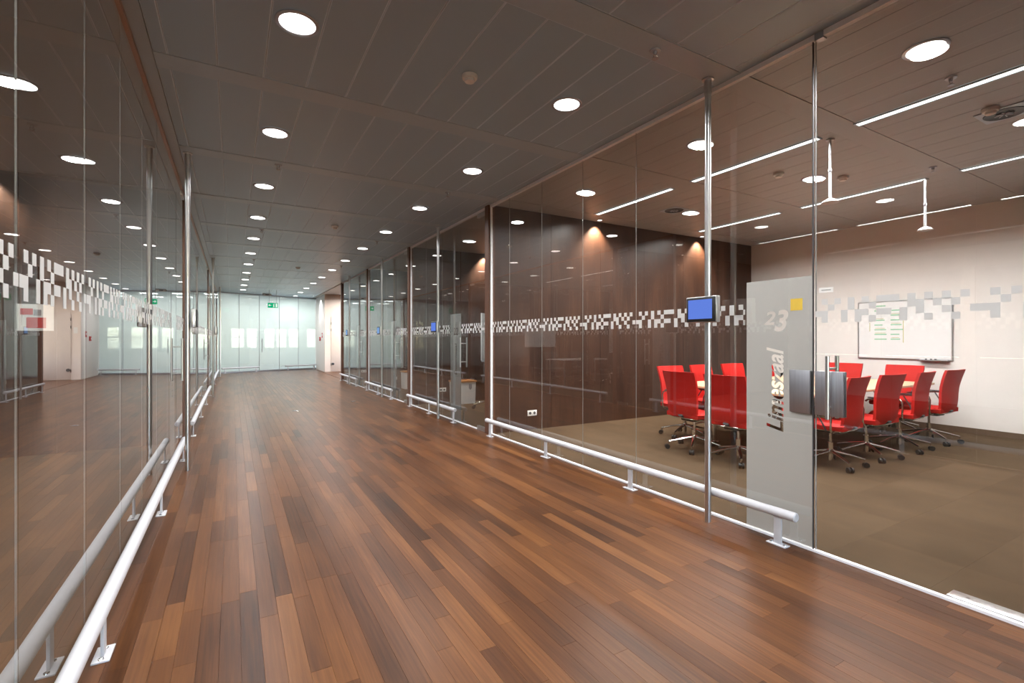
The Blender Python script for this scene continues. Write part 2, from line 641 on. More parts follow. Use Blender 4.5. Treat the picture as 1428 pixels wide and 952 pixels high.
# plain soffits where no single panel can be told apart
for nm, a0, a1, b0, b1 in (('soffit', XLW, XL - 0.0, YB, YE), ('soffit', XR + 0.03, XW, 6.05, YE), ('soffit', XL + 0.1, XR - 0.03, YB, 0.48), ('soffit', XR + .03, XW, YB, 0.55), ('soffit', -2, 9, YE, 29.5)):
    box(nm, CEIL if a0 == XL + 0.1 or b0 > 20 else CEILROOM, ceiling, a0, a1, b0, b1, H, H + 0.012)

# ------------------------------------------------------------------ downlights and strip lights
def downlight_proto():
    root = empty('downlight')
    MB().lathe([(0.122, 0.0), (0.122, -0.004), (0.118, -0.007), (0.101, -0.007), (0.099, 0.0)], 36).build('trim_ring', STEELP, root, smooth=True)
    MB().lathe([(0.0, -0.0045), (0.0985, -0.0045), (0.0985, 0.0), (0.0, 0.0)], 36).build('diffuser', LAMP, root)
    return root
dl0 = downlight_proto()
dl_used = [False]
def downlight(x, y, label, group, power=W_CORRIDOR, spread=158, col=(1.0, 0.97, 0.94)):
    o = dl0 if not dl_used[0] else copy_tree(dl0)
    dl_used[0] = True
    o.location = (x, y, H - 0.004)
    tag(o, label, 'ceiling light', group)
    lamp('AREA', o, (0, 0, -0.009), power, 0.19, None, spread, col)
    return o
COOL = (1.0, 0.985, 0.985)
ORD = 'first second third fourth fifth sixth seventh eighth ninth tenth eleventh twelfth thirteenth fourteenth fifteenth sixteenth seventeenth'.split()
for k in range(-6, 12):
    y = 3.10 + MOD * k
    if y > YE - 0.3 or y < YB + 0.4:
        continue
    p = W_CORRIDOR * (0.5 if y > 21 else 1.0)
    nth = ORD[10 - k] if 0 <= 10 - k < len(ORD) else ORD[-1]
    if y < 21.5:
      downlight(0.33, y, 'corridor downlight on the windowed-room side, %s from the frosted glass' % nth, 'corridor downlights, row by the windowed rooms', p, 158, COOL)
    downlight(2.29, y, 'corridor downlight on the meeting-room side, %s from the frosted glass' % nth, 'corridor downlights, row by the meeting rooms', p, 158, COOL)
for y, w in ((1.36, 'above the door'), (3.10, 'in the middle'), (4.84, 'nearest the wood wall')):
    downlight(3.85, y, 'red-chair room downlight just inside the glass, %s' % w, 'meeting room downlights along the glass', W_ROOM)
for y, w in ((3.10, 'by the hanging rods'), (4.84, 'beside the air diffuser')):
    downlight(5.80, y, 'red-chair room downlight over the table, %s' % w, 'meeting room downlights above the table', W_ROOM)
for i, y in enumerate((6.58, 8.32, 10.06, 11.80, 13.54, 15.28)):
    downlight(3.85, y, 'downlight inside the farther rooms by the glass, %s past the red-chair room' % ORD[i], 'downlights of the farther meeting rooms', W_ROOM * 0.8)
for i, y in enumerate((8.32, 11.80, 15.28)):
    downlight(5.80, y, 'downlight deep inside the %s room past the red-chair room' % ORD[i], 'inner downlights of the farther meeting rooms', W_ROOM * 0.8)
for y in (1.36, 3.10, 4.84, 6.58, 8.32, 10.06, 11.80, 13.54, 16.2, 18.0):
    downlight(-1.35, y, 'round white downlight in the room behind the long near rail', 'downlights of the windowed rooms', W_ROOM * 0.7)

for x in (3.9, 5.3):  # downlights added to brighten the pale wall
    for y in (18.4, 20.1):
        downlight(x, y, 'added side passage downlight %s, %s' % ('by the corridor' if x < 4 else 'by its windows', 'next to the pale wall' if y > 20 else 'away from the pale wall'), 'added downlights of the side passage', W_CORRIDOR * 1.3)

def strip_light(x, y0, y1, label, group, power=W_STRIP):
    root = empty('strip_light', (x, (y0 + y1) / 2, H - 0.004))
    l = (y1 - y0) / 2
    m = MB()
    m.box(-0.045, -0.032, -l, l, -0.010, 0)
    m.box(0.032, 0.045, -l, l, -0.010, 0)
    m.box(-0.045, 0.045, -l - 0.012, -l, -0.010, 0)
    m.box(-0.045, 0.045, l, l + 0.012, -0.010, 0)
    m.build('frame', CEILSTRIP, root)
    box('diffuser', STRIPE, root, -0.032, 0.032, -l, l, -0.006, 0)
    lamp('AREA', root, (0, 0, -0.012), power, 0.06, 2 * l, 161)
    tag(root, label, 'ceiling light', group)
    return root
for x, nm in ((4.68, 'nearer the glass wall'), (6.94, 'nearer the whiteboard')):
    for y0, y1, w in ((0.72, 2.13, 'above the door end'), (2.45, 3.86, 'over the middle of the table'), (4.17, 5.58, 'ending at the dark wood wall')):
        strip_light(x, y0, y1, 'white strip light in the row %s, %s' % (nm, w), 'strip lights of the red-chair room')
for x in (-2.6, -4.9):
    for y0, y1 in ((0.9, 2.3), (2.6, 4.0), (4.3, 5.7), (8.0, 9.4), (9.8, 11.2), (11.6, 13.0)):
        s = strip_light(x, y0, y1, 'white strip light in the ceiling of a windowed room', 'strip lights of the windowed rooms', W_STRIP_LEFT)

def wall_washer(x, y, label, rot=None, power=W_WASH, col=(1.0, 0.82, 0.64)):
    root = empty('wall_washer', (x, y, H - 0.004))
    MB().lathe([(0.05, 0.0), (0.05, -0.004), (0.046, -0.006), (0.035, -0.006), (0.033, 0.0)], 24).build('trim_ring', STEELP, root, smooth=True)
    MB().lathe([(0.0, -0.003), (0.033, -0.003), (0.033, 0.0), (0.0, 0.0)], 24).build('diffuser', LAMP, root)
    s = lamp('SPOT', root, (0, 0, -0.02), power, 0.02, None, 94, col, 0.75)
    s.rotation_euler = rot or (R(12), 0, 0)
    tag(root, label, 'ceiling light')
    return root
wall_washer(4.95, 5.84, 'small recessed spot lighting the dark wood wall over the first cone of light')
wall_washer(7.33, 5.84, 'small recessed spot lighting the dark wood wall nearest the white wall')
wall_washer(4.75, 9.31, 'small recessed spot lighting the wood wall behind the flip chart')
wall_washer(2.95, 21.9, 'small recessed spot lighting the white return wall', (0, R(-25), 0), 60, (1, 0.98, 0.96))
wall_washer(-2.35, 7.31, 'small recessed spot lighting the wood wall with the red poster')

# ------------------------------------------------------------------ solid walls
def veneer_wall(name, label, x0, x1, y0, y1, pw=0.95):
    w = struct(box(name, SLAB, None, x0, x1, y0 + 0.012, y1 - 0.012, 0, H), label, 'wall')
    xx = x0
    while xx < x1 - 0.05:
        xe = min(xx + pw, x1)
        if x1 - xe < 0.2:
            xe = x1
        box('veneer_panel', VENEER, w, xx + 0.0012, xe - 0.0012, y0, y0 + 0.012, 0.0, H)
        box('veneer_panel', VENEER, w, xx + 0.0012, xe - 0.0012, y1 - 0.012, y1, 0.0, H)
        xx = xe
    return w
veneer_wall('wall_wood_partition', 'dark wood veneer wall behind the red chairs, with a double socket', XR + 0.06, XW, 5.95, 6.05)
veneer_wall('wall_wood_partition_second', 'dark wood wall behind the first white bin past the red-chair room', XR + 0.06, XW, 9.42, 9.52)
veneer_wall('wall_wood_partition_third', 'dark wood wall behind the second white bin along the corridor', XR + 0.06, XW, 12.90, 13.0)
veneer_wall('wall_wood_partition_last', 'dark wood wall behind the farthest white bin', XR + 0.06, XW, 16.38, 16.48)
veneer_wall('wall_wood_door_end', 'dark wood wall at the door end of the red-chair room', XR + 0.06, XW, 0.5, 0.6)
veneer_wall('wall_wood_poster', 'dark wood wall carrying the red poster behind the near glass', XLW, XL - 0.06, 7.42, 7.52)
veneer_wall('wall_wood_windowed', 'dark wood wall between the two farther windowed rooms', XLW, XL - 0.06, 14.42, 14.52)
veneer_wall('wall_wood_windowed_far', 'dark wood wall at the far end of the windowed rooms', XLW, XL - 0.06, 21.42, 21.52)
veneer_wall('wall_wood_windowed_near', 'dark wood wall at the near end of the windowed rooms', XLW, XL - 0.06, 0.3, 0.4)
ww = struct(box('wall_whiteboard', WALLW, None, XW, XW + 0.12, 0.5, 16.5, 0, H), 'white painted wall carrying the whiteboard', 'wall')
bb = struct(box('baseboard_whiteboard', WALLB, None, XW - 0.014, XW, 0.6, 5.95, 0, 0.075), 'brown skirting board below the whiteboard', 'baseboard')
# behind the camera
struct(box('wall_behind_right', VENEER, None, XR, XR + 0.1, YB, 0.5, 0, H), 'dark wood wall of the corridor behind the viewpoint on the meeting room side', 'wall')
struct(box('wall_behind_left', VENEER, None, XL - 0.1, XL, YB, 0.3, 0, H), 'dark wood wall of the corridor behind the viewpoint on the windowed side', 'wall')
# corridor end behind the camera: unseen glazed wall, set close to bring cool daylight to the ceiling
wbk = struct(MB().box(XL - 0.1, XR + 0.1, YB - 0.15, YB, 0, 0.4).box(XL - 0.1, XR + 0.1, YB - 0.15, YB, 2.7, H).build('wall_back', WALLW), 'white wall with windows behind the viewpoint, unseen, set close to daylight the ceiling', 'wall')
for i in range(4):
    x0 = XL + (XR - XL) / 4 * i
    x1 = XL + (XR - XL) / 4 * (i + 1)
    f = MB()
    f.box(x0, x0 + 0.05, YB - 0.1, YB - 0.04, 0.4, 2.7).box(x1 - 0.05, x1, YB - 0.1, YB - 0.04, 0.4, 2.7)
    f.box(x0, x1, YB - 0.1, YB - 0.04, 0.4, 0.46).box(x0, x1, YB - 0.1, YB - 0.04, 2.64, 2.7).box(x0, x1, YB - 0.1, YB - 0.04, 1.5, 1.55)
    w = struct(f.build('window_%d' % (i + 1), WHITEMET), 'white framed window behind the viewpoint, unseen, bringing daylight to the ceiling', 'window')
    w['group'] = 'windows behind the viewpoint'
    box('pane', GLASS, w, x0 + 0.05, x1 - 0.05, YB - 0.075, YB - 0.065, 0.46, 2.64)

# window wall of the left hand rooms
m = MB()
m.box(XLW - 0.15, XLW, 0.3, YE, 0, 0.9).box(XLW - 0.15, XLW, 0.3, YE, 2.75, H)
wins = [(0.7, 2.1), (2.3, 3.7), (3.9, 5.3), (5.5, 6.9), (7.9, 9.3), (9.5, 10.9), (11.1, 12.5), (12.7, 14.1), (15.0, 16.6), (17.0, 18.6), (19.0, 20.6)]
prev = 0.3
for a0, a1 in wins:
    m.box(XLW - 0.15, XLW, prev, a0, 0.9, 2.75)
    prev = a1
m.box(XLW - 0.15, XLW, prev, YE, 0.9, 2.75)
struct(m.build('wall_windowed', WALLW), 'white wall with windows at the back of the windowed rooms', 'wall')
for i, (a0, a1) in enumerate(wins):
    f = MB()
    f.box(XLW - 0.1, XLW - 0.05, a0, a0 + 0.05, 0.9, 2.75).box(XLW - 0.1, XLW - 0.05, a1 - 0.05, a1, 0.9, 2.75)
    f.box(XLW - 0.1, XLW - 0.05, a0, a1, 0.9, 0.95).box(XLW - 0.1, XLW - 0.05, a0, a1, 2.7, 2.75)
    w = struct(f.build('window_%d' % (i + 5), WHITEMET), 'white framed window in the windowed rooms', 'window')
    w['group'] = 'windows of the windowed rooms'
    box('pane', GLASS, w, XLW - 0.08, XLW - 0.07, a0 + 0.05, a1 - 0.05, 0.95, 2.7)
    for k in range(26):
        z = 0.958 + k * 0.0675
        MB().quad([(XLW - 0.045, a0 + .03, z), (XLW - 0.045, a1 - .03, z), (XLW - 0.022, a1 - .03, z + 0.068), (XLW - 0.022, a0 + .03, z + 0.068)]).build('blind_slat', BLINDM, w)

EYB = 23.36
# corridor end: pale wall with door, white return wall
struct(box('wall_pale', WALLP, None, 3.25, 6.1, 20.9, 21.0, 0, H), 'warm white wall with the flush door at the corridor end', 'wall')
struct(box('wall_return', WALLW, None, 3.25, 3.35, 21.0, EYB, 0, H), 'white return wall beside the frosted glass end', 'wall')
m = MB().box(6.0, 6.1, 16.5, 20.9, 0, 0.7).box(6.0, 6.1, 16.5, 20.9, 2.5, H)
wps = [(16.62, 17.6), (17.7, 18.68), (18.78, 19.76), (19.86, 20.8)]
prev = 16.5
for a0, a1 in wps:
    m.box(6.0, 6.1, prev, a0, 0.7, 2.5)
    prev = a1
m.box(6.0, 6.1, prev, 20.9, 0.7, 2.5)
struct(m.build('wall_passage_end', WALLP), 'warm white wall with windows closing the side passage', 'wall')
for i, (a0, a1) in enumerate(wps):
    f = MB()
    f.box(6.03, 6.08, a0, a0 + 0.05, 0.7, 2.5).box(6.03, 6.08, a1 - 0.05, a1, 0.7, 2.5).box(6.03, 6.08, a0, a1, 0.7, 0.75).box(6.03, 6.08, a0, a1, 2.45, 2.5).box(6.03, 6.08, a0, a1, 1.75, 1.8)
    w = struct(f.build('window_%d' % (i + 20), WHITEMET), 'white framed window of the side passage', 'window')
    w['group'] = 'windows of the side passage'
    box('pane', GLASS, w, 6.05, 6.06, a0 + 0.05, a1 - 0.05, 0.75, 2.45)
d = struct(box('door_7', WALLP, None, 3.50, 4.45, 20.885, 20.899, 0.01, 2.26, 0.002), 'flush warm white door in the pale wall at the corridor end', 'door')
for z in (1.98, 1.72, 0.30):
    MB().cyl((3.495, 20.882, z - 0.05), (3.495, 20.882, z + 0.05), 0.010, 10).build('hinge', DARKGREY, d, smooth=True)
MB().cyl((4.38, 20.885, 1.05), (4.38, 20.84, 1.05), 0.010, 10).cyl((4.38, 20.845, 1.05), (4.26, 20.845, 1.05), 0.010, 10).build('handle', STEEL, d, smooth=True)
tag(box('door_notice', PAPER, None, 3.33, 3.43, 20.893, 20.899, 1.52, 1.72), 'small white notice on the pale wall beside the flush door', 'sign')
tag(MB().cyl((3.56, 20.885, 0.32), (3.56, 20.85, 0.32), 0.05, 20).build('door_holder', DARKGREY, None, smooth=True), 'round grey door holder low on the flush door', 'door holder')
n = empty('fire_alarm_sign', (3.249, 21.55, 1.5))
tag(n, 'small red fire sign on the white return wall', 'sign')
box('plate', REDP, n, -0.006, 0, -0.1, 0.1, -0.1, 0.1)
box('symbol', PAPER, n, -0.008, -0.006, -0.05, 0.05, -0.03, 0.05)
n = empty('fire_call_point', (3.249, 22.0, 1.35))
tag(n, 'red call point box on the white return wall nearest the frosted glass', 'call point')
box('housing', REDP, n, -0.05, 0, -0.06, 0.06, -0.08, 0.08, 0.006)
box('button', PAPER, n, -0.055, -0.05, -0.03, 0.03, -0.03, 0.03)

# lobby behind the frosted glass
struct(box('wall_lobby_left', WALLW, None, -2.1, -2.0, 21.6, 29.5, 0, H), 'white lobby wall on the windowed side', 'wall')
struct(box('wall_lobby_right', WALLW, None, 9.0, 9.1, 20.9, 29.5, 0, H), 'white lobby wall on the far side', 'wall')
struct(box('wall_lobby_front', WALLW, None, 6.1, 9.0, 20.9, 21.0, 0, H), 'white lobby wall beside the pale wall', 'wall')
struct(box('wall_lobby_front_left', WALLW, None, -2.0, XL - 0.02, 21.75, 21.85, 0, H), 'white lobby wall at the end of the glass wall', 'wall')
m = MB().box(-2.0, 9.0, 29.4, 29.5, 0, 0.85).box(-2.0, 9.0, 29.4, 29.5, 1.95, H)
lws = [(-0.1, 0.55), (0.62, 1.15), (1.45, 2.0), (2.06, 2.6), (2.66, 3.2), (3.6, 4.1)]
prev = -2.0
for a0, a1 in lws:
    m.box(prev, a0, 29.4, 29.5, 0.85, 1.95)
    prev = a1
m.box(prev, 9.0, 29.4, 29.5, 0.85, 1.95)
struct(m.build('wall_lobby_back', WALLW), 'white back wall of the lobby with a band of windows', 'wall')
for i, (a0, a1) in enumerate(lws):
    f = MB()
    f.box(a0, a0 + 0.04, 29.43, 29.47, 0.85, 1.95).box(a1 - 0.04, a1, 29.43, 29.47, 0.85, 1.95).box(a0, a1, 29.43, 29.47, 0.85, 0.9).box(a0, a1, 29.43, 29.47, 1.9, 1.95).box(a0, a1, 29.43, 29.47, 1.42, 1.46)
    w = struct(f.build('window_%d' % (i + 30), WHITEMET), 'lobby window glimpsed through the frosted glass', 'window')
    w['group'] = 'lobby windows'
    box('pane', GLASS, w, a0 + 0.04, a1 - 0.04, 29.445, 29.455, 0.9, 1.9)
for i in range(4):
    for j in range(2):
        r = empty('lobby_backlight', (-0.4 + 1.1 * i, 23.0 + 0.42 * i + 1.7 * j, H - 0.004))  # lamps added out of view to backlight the frosted end wall
        tag(r, 'added square ceiling light backlighting the frosted glass from the lobby', 'ceiling light', 'added lobby backlights')
        box('frame', WHITEMET, r, -0.31, 0.31, -0.31, 0.31, -0.008, 0)
        box('diffuser', STRIPE, r, -0.29, 0.29, -0.29, 0.29, -0.010, -0.008)
        lamp('AREA', r, (0, 0, -0.014), W_BACKLIGHT, 0.58, 0.58, 180, (0.97, 1.0, 0.99))

# ------------------------------------------------------------------ glass walls
BANDROWS = {0: (1, 3, 5, 7, 9, 10, 11, 13, 15, 17, 19), 1: (2, 5, 8, 13, 14, 16, 18), 2: (0, 1, 4, 6, 7, 9, 10, 12, 14, 17, 20), 3: (1, 4, 6, 8, 12, 15, 18)}
BZ1 = 1.548
CELL = 0.036
FOILS = [(1, 1.655, 2.107), (1, 6.975, 7.407), (1, 10.445, 10.872), (1, 13.92, 14.347), (-1, 6.04, 6.48), (-1, 13.04, 13.48), (-1, 20.04, 20.48)]
def band_mesh(parent, xpos, y0, y1, sgn):
    """pattern of white foil squares on one pane; runs from +y to -y on the right wall and back on the left"""
    n = int(round((y1 - y0) / CELL))
    cw = (y1 - y0) / n
    mb = MB()
    for r, cols in BANDROWS.items():
        ch = CELL if sgn > 0 else 0.039
        z1 = (BZ1 if sgn > 0 else 1.573) - r * ch
        for c in range(n):
            if (c % 21) in cols:
                ya = (y1 - c * cw) if sgn > 0 else (y0 + c * cw)
                yb = ya - cw if sgn > 0 else ya + cw
                a, b = min(ya, yb), max(ya, yb)
                for fs, f0, f1 in FOILS:
                    if fs == sgn and b > f0 and a < f1:
                        if a < f0 and f0 - a > b - f1:
                            b = f0
                        else:
                            a = f1
                if b - a > 0.002:
                    mb.box(xpos - 0.0003, xpos + 0.0003, a, b, z1 - ch, z1)
    return mb.build('pixel_band', BAND, parent, recalc=False)

def pane(parent, X, y0, y1, sgn, band=True, z0=0.0142, z1=H - 0.0345):
    p = box('glass_pane', GLASS, parent, X - 0.006, X + 0.006, y0 + 0.0017, y1 - 0.0017, z0, z1)
    if band:
        band_mesh(p, X - sgn * 0.0068, y0 + 0.004, y1 - 0.004, sgn)
    return p

def fixed_run(root, X, joints, sgn, chan, no_band_last=False):
    """fixed panes between sorted joint positions, with channels and joints"""
    lo, hi = joints[0], joints[-1]
    for a0, a1 in zip(joints, joints[1:]):
        pane(root, X, a0, a1, sgn)
    for j in joints[1:-1]:
        box('silicone_joint', SILICONE, root, X - 0.002, X + 0.002, j - 0.0016, j + 0.0016, 0.0142, H - 0.035)

def channels(root, X, lo, hi, top_mat, bot_mat):
    box('top_channel', top_mat, root, X - 0.018, X + 0.018, lo, hi, H - 0.034, H)
    m = MB()
    m.box(X - 0.013, X + 0.013, lo, hi, 0.0, 0.014)
    m.build('bottom_channel', bot_mat, root)

def thicken(loops, d):
    """move every outline outward by d; counters run the other way round and close up"""
    def area(l):
        return sum(a[0] * b[1] - b[0] * a[1] for a, b in zip(l, l[1:] + l[:1])) / 2
    big = max(loops, key=lambda l: abs(area(l)))
    sg = 1 if area(big) > 0 else -1
    out = []
    for l in loops:
        l = [p for i, p in enumerate(l) if math.hypot(p[0] - l[i - 1][0], p[1] - l[i - 1][1]) > 1e-5]
        n = len(l)
        q = []
        for i in range(n):
            (x0, y0), (x1, y1), (x2, y2) = l[i - 1], l[i], l[(i + 1) % n]
            a = Vector((y1 - y0, x0 - x1)).normalized()
            b = Vector((y2 - y1, x1 - x2)).normalized()
            m = a + b
            m = m / max(0.6, m.length_squared / 2) if m.length > 1e-4 else a
            q.append((x1 + sg * d * m.x, y1 + sg * d * m.y))
        out.append(q)
    return out

def text_splines(txt, shear=0.0, bold=0.0):
    cu = bpy.data.curves.new('lettering', 'FONT')
    cu.body = txt
    cu.size = 1.0
    cu.shear = shear
    cu.resolution_u = 3
    o = link('lettering', cu)
    bpy.context.view_layer.update()
    bpy.ops.object.select_all(action='DESELECT')
    o.select_set(True)
    bpy.context.view_layer.objects.active = o
    bpy.ops.object.convert(target='CURVE')
    o = bpy.context.view_layer.objects.active
    loops = []
    for s in o.data.splines:
        pts = [(p.handle_left.copy(), p.co.copy(), p.handle_right.copy()) for p in s.bezier_points]
        poly = []
        n = len(pts)
        for i in range(n):
            p0, h0 = pts[i][1], pts[i][2]
            h1, p1 = pts[(i + 1) % n][0], pts[(i + 1) % n][1]
            straight = ((h0 - p0).cross(p1 - p0).length < 1e-5) and ((h1 - p1).cross(p1 - p0).length < 1e-5)
            st = 1 if straight else 5
            for k in range(st):
                t = k / st
                q = p0 * (1 - t) ** 3 + h0 * 3 * t * (1 - t) ** 2 + h1 * 3 * t * t * (1 - t) + p1 * t ** 3
                poly.append((q.x, q.y))
        loops.append(poly)
    if bold and loops:
        loops = thicken(loops, bold)
    data = o.data
    bpy.data.objects.remove(o, do_unlink=True)
    bpy.data.curves.remove(data)
    return loops

def fit(loops, u0, u1, v0, v1, rot=False):
    """scale loops into the box; rot: reading upwards (u is -y direction, v is z)"""
    xs = [p[0] for l in loops for p in l]
    ys = [p[1] for l in loops for p in l]
    ax, bx, ay, by = min(xs), max(xs), min(ys), max(ys)
    out = []
    for l in loops:
        q = []
        for x, y in l:
            s = (x - ax) / (bx - ax)
            t = (y - ay) / (by - ay)
            if rot:
                q.append((u1 - (u1 - u0) * t, v0 + (v1 - v0) * s))
            else:
                q.append((u0 + (u1 - u0) * s, v0 + (v1 - v0) * t))
        out.append(q)
    return out

def flat_fill(loops):
    """fill a set of 2D loops (even-odd) to a mesh in the xy plane"""
    cu = bpy.data.curves.new('outline', 'CURVE')
    cu.dimensions = '2D'
    cu.fill_mode = 'BOTH'
    for l in loops:
        s = cu.splines.new('POLY')
        s.points.add(len(l) - 1)
        for p, q in zip(s.points, l):
            p.co = (q[0], q[1], 0, 1)
        s.use_cyclic_u = True
    o = link('outline', cu)
    dg = bpy.context.evaluated_depsgraph_get()
    dg.update()
    me = bpy.data.meshes.new_from_object(o.evaluated_get(dg))
    bpy.data.objects.remove(o, do_unlink=True)
    bpy.data.curves.remove(cu)
    return me

def name_film(parent, X, y0, y1, top, loops, sgn, z0=0.016):
    """etched foil with see-through lettering; u = distance from the +y edge, v = height (right wall)"""
    w = y1 - y0
    me = flat_fill([[(0, z0), (w, z0), (w, top), (0, top)]] + loops)
    for v in me.vertices:
        u, zz = v.co.x, v.co.y
        v.co = (X + sgn * 0.0072, (y1 - u) if sgn > 0 else (y0 + u), zz)
    me.materials.clear()
    me.materials.append(FROST)
    me.name = 'etched_name_foil'
    return link('etched_name_foil', me, parent)

def handle(parent, X, y, z0, z1, r=0.011, off=0.055, sgn=1):
    h = MB().cyl((X - sgn * off, y, z0), (X - sgn * off, y, z1), r, 14).build('pull_handle', STEEL, parent, smooth=True)
    MB().cyl((X + sgn * off, y, z0), (X + sgn * off, y, z1), r, 14).build('inner_bar', STEEL, h, smooth=True)
    l = z1 - z0
    for f in (0.18, 0.80):
        MB().cyl((X - off, y, z0 + l * f), (X + off, y, z0 + l * f), 0.0075, 10).build('standoff', STEEL, h, smooth=True)
    return h

def glass_door(name, label, X, y0, y1, hinge_y, sgn, handle_y, hz=(0.88, 1.34), patch=True):
    d = box(name, GLASS, None, X - 0.006, X + 0.006, y0 + 0.006, y1 - 0.006, 0.017, H - 0.036)
    struct(d, label, 'door')
    band_mesh(d, X - sgn * 0.0068, y0 + 0.008, y1 - 0.008, sgn)
    handle(d, X, handle_y, hz[0], hz[1], sgn=sgn)
    s = 1 if hinge_y > (y0 + y1) / 2 else -1
    ya, yb = (hinge_y - 0.012, hinge_y - 0.28) if s > 0 else (hinge_y + 0.012, hinge_y + 0.28)
    if patch:
      MB().box(X - 0.017, X - 0.0065, ya, yb, 0.004, 0.062, 0.002).box(X + 0.0065, X + 0.017, ya, yb, 0.004, 0.062, 0.002).build('pivot_patch', STEEL, d, smooth=True)
    MB().box(X - 0.017, X - 0.0065, ya, yb, H - 0.10, H - 0.04, 0.002).box(X + 0.0065, X + 0.017, ya, yb, H - 0.10, H - 0.04, 0.002).build('top_patch', STEEL, d, smooth=True)
    return d

wall_right = struct(empty('wall_right'), 'clear glass wall with white pixel band in front of the meeting rooms', 'glass wall')
wall_left = struct(empty('wall_left'), 'clear glass wall with white pixel band in front of the windowed rooms', 'glass wall')

# --- right wall, red-chair room
fixed_run(wall_right, XR, [1.655, 2.41, 3.165, 3.92, 4.675, 5.43, 5.925], 1, ALU)
channels(wall_right, XR, 0.62, 16.4, ALU, ALU)
for y in (5.935, 9.405, 12.885, 6.062, 9.532, 13.012):
    box('edge_profile', ALU, wall_right, XR - 0.016, XR + 0.016, y - 0.008, y + 0.008, 0.0, H - 0.034)
for y in (6.0, 9.47, 12.95, 16.43, 0.55):
    box('mullion', MULLW, wall_right, XR - 0.045, XR + 0.06, y - 0.052, y + 0.052, 0.0, H - 0.002)
box('edge_seal', DARKGREY, wall_right, XR - 0.006, XR + 0.006, 1.6515, 1.6562, 0.0142, H - 0.035)
# ceiling bracket above the door
box('channel_clip', STEELP, wall_right, XR - 0.022, XR + 0.02, 1.585, 1.635, H - 0.045, H - 0.0005)
joints = [[6.975, 7.75, 8.55, 9.396], [10.445, 11.2, 12.0, 12.876], [13.92, 14.7, 15.5, 16.37]]
for js in joints:
    fixed_run(wall_right, XR, js, 1, ALU)

# etched name foils
L = []
L += fit(text_splines('Limeszaal', 0.25, 0.021), 0.146, 0.262, 0.700, 1.252, rot=True)
L += fit(text_splines('2', 0.25, 0.03), 0.125, 0.208, 1.400, 1.492)
L += fit(text_splines('3', 0.25, 0.03), 0.198, 0.292, 1.356, 1.498)
panes = [o for o in wall_right.children if o.name.startswith('glass_pane')]
name_film(panes[0], XR, 1.66, 2.105, 1.70, L, 1)
L = []
L += fit(text_splines('Doornzaal', 0.0, 0.010), 0.165, 0.255, 0.75, 1.24, rot=True)
L += fit(text_splines('22', 0.0, 0.008), 0.13, 0.31, 1.38, 1.50)
p = [o for o in panes if abs((o.bound_box[0][1]) - 6.977) < 0.01][0]
name_film(p, XR, 6.98, 7.405, 1.72, L, 1)
def marks(u0, u1, v0, v1, n):
    """rows of letter-like notches, too far away to read"""
    rr = random.Random(n)
    out = []
    step = (v1 - v0) / n
    for i in range(n):
        a = v0 + i * step
        out.append([(u0, a), (u1, a), (u1, a + step * 0.25), (u0, a + step * 0.25)])
        b = u0 if rr.random() < 0.5 else u1 - (u1 - u0) * 0.3
        out.append([(b, a + step * 0.32), (b + (u1 - u0) * 0.3, a + step * 0.32), (b + (u1 - u0) * 0.3, a + step * 0.75), (b, a + step * 0.75)])
    return out
p = [o for o in panes if abs((o.bound_box[0][1]) - 10.448) < 0.01][0]
name_film(p, XR, 10.45, 10.87, 1.72, marks(0.17, 0.25, 0.62, 1.24, 12) + marks(0.16, 0.27, 1.42, 1.5, 1), 1)
p = [o for o in panes if abs((o.bound_box[0][1]) - 13.923) < 0.01][0]
name_film(p, XR, 13.925, 14.345, 1.72, marks(0.17, 0.25, 0.7, 1.24, 9), 1)

d1 = glass_door('door_1', 'glass door of the red-chair room with steel pull bars and lock plate', XR, 0.66, 1.645, 0.68, 1, 1.545, (0.83, 1.205), False)
MB().box(XR - 0.020, XR - 0.0075, 1.475, 1.635, 0.845, 1.112, 0.002).box(XR + 0.0075, XR + 0.020, 1.475, 1.635, 0.845, 1.112, 0.002).build('lock_plate', STEELP, d1, smooth=True)
MB().box(XR - 0.022, XR - 0.0075, 1.662, 1.790, 0.845, 1.112, 0.002).box(XR + 0.0075, XR + 0.02, 1.662, 1.790, 0.845, 1.112, 0.002).build('strike_plate', STEELP, d1, smooth=True)
box('polished_edge', SILICONE, d1, XR - 0.0062, XR + 0.0062, 1.6365, 1.6392, 0.017, H - 0.036)
fs = MB().box(XR + 0.022, XR + 0.115, 0.66, 1.02, 0.001, 0.016, 0.002).build('floor_pivot_plate', STEEL, d1, smooth=True)
for yy in (0.72, 0.95):
    MB().cyl((XR + 0.07, yy, 0.0155), (XR + 0.07, yy, 0.0185), 0.008, 12).build('screw', CHROME, fs, smooth=True)
glass_door('door_2', 'glass door with steel pull bar next to the foil lettered Doornzaal', XR, 6.075, 6.965, 6.08, 1, 6.87)
glass_door('door_3', 'glass door with steel pull bar beside the second bin along the corridor', XR, 9.545, 10.435, 9.55, 1, 10.34)
glass_door('door_4', 'farthest glass door of the meeting rooms, by the pale wall', XR, 13.025, 13.91, 13.03, 1, 13.82)

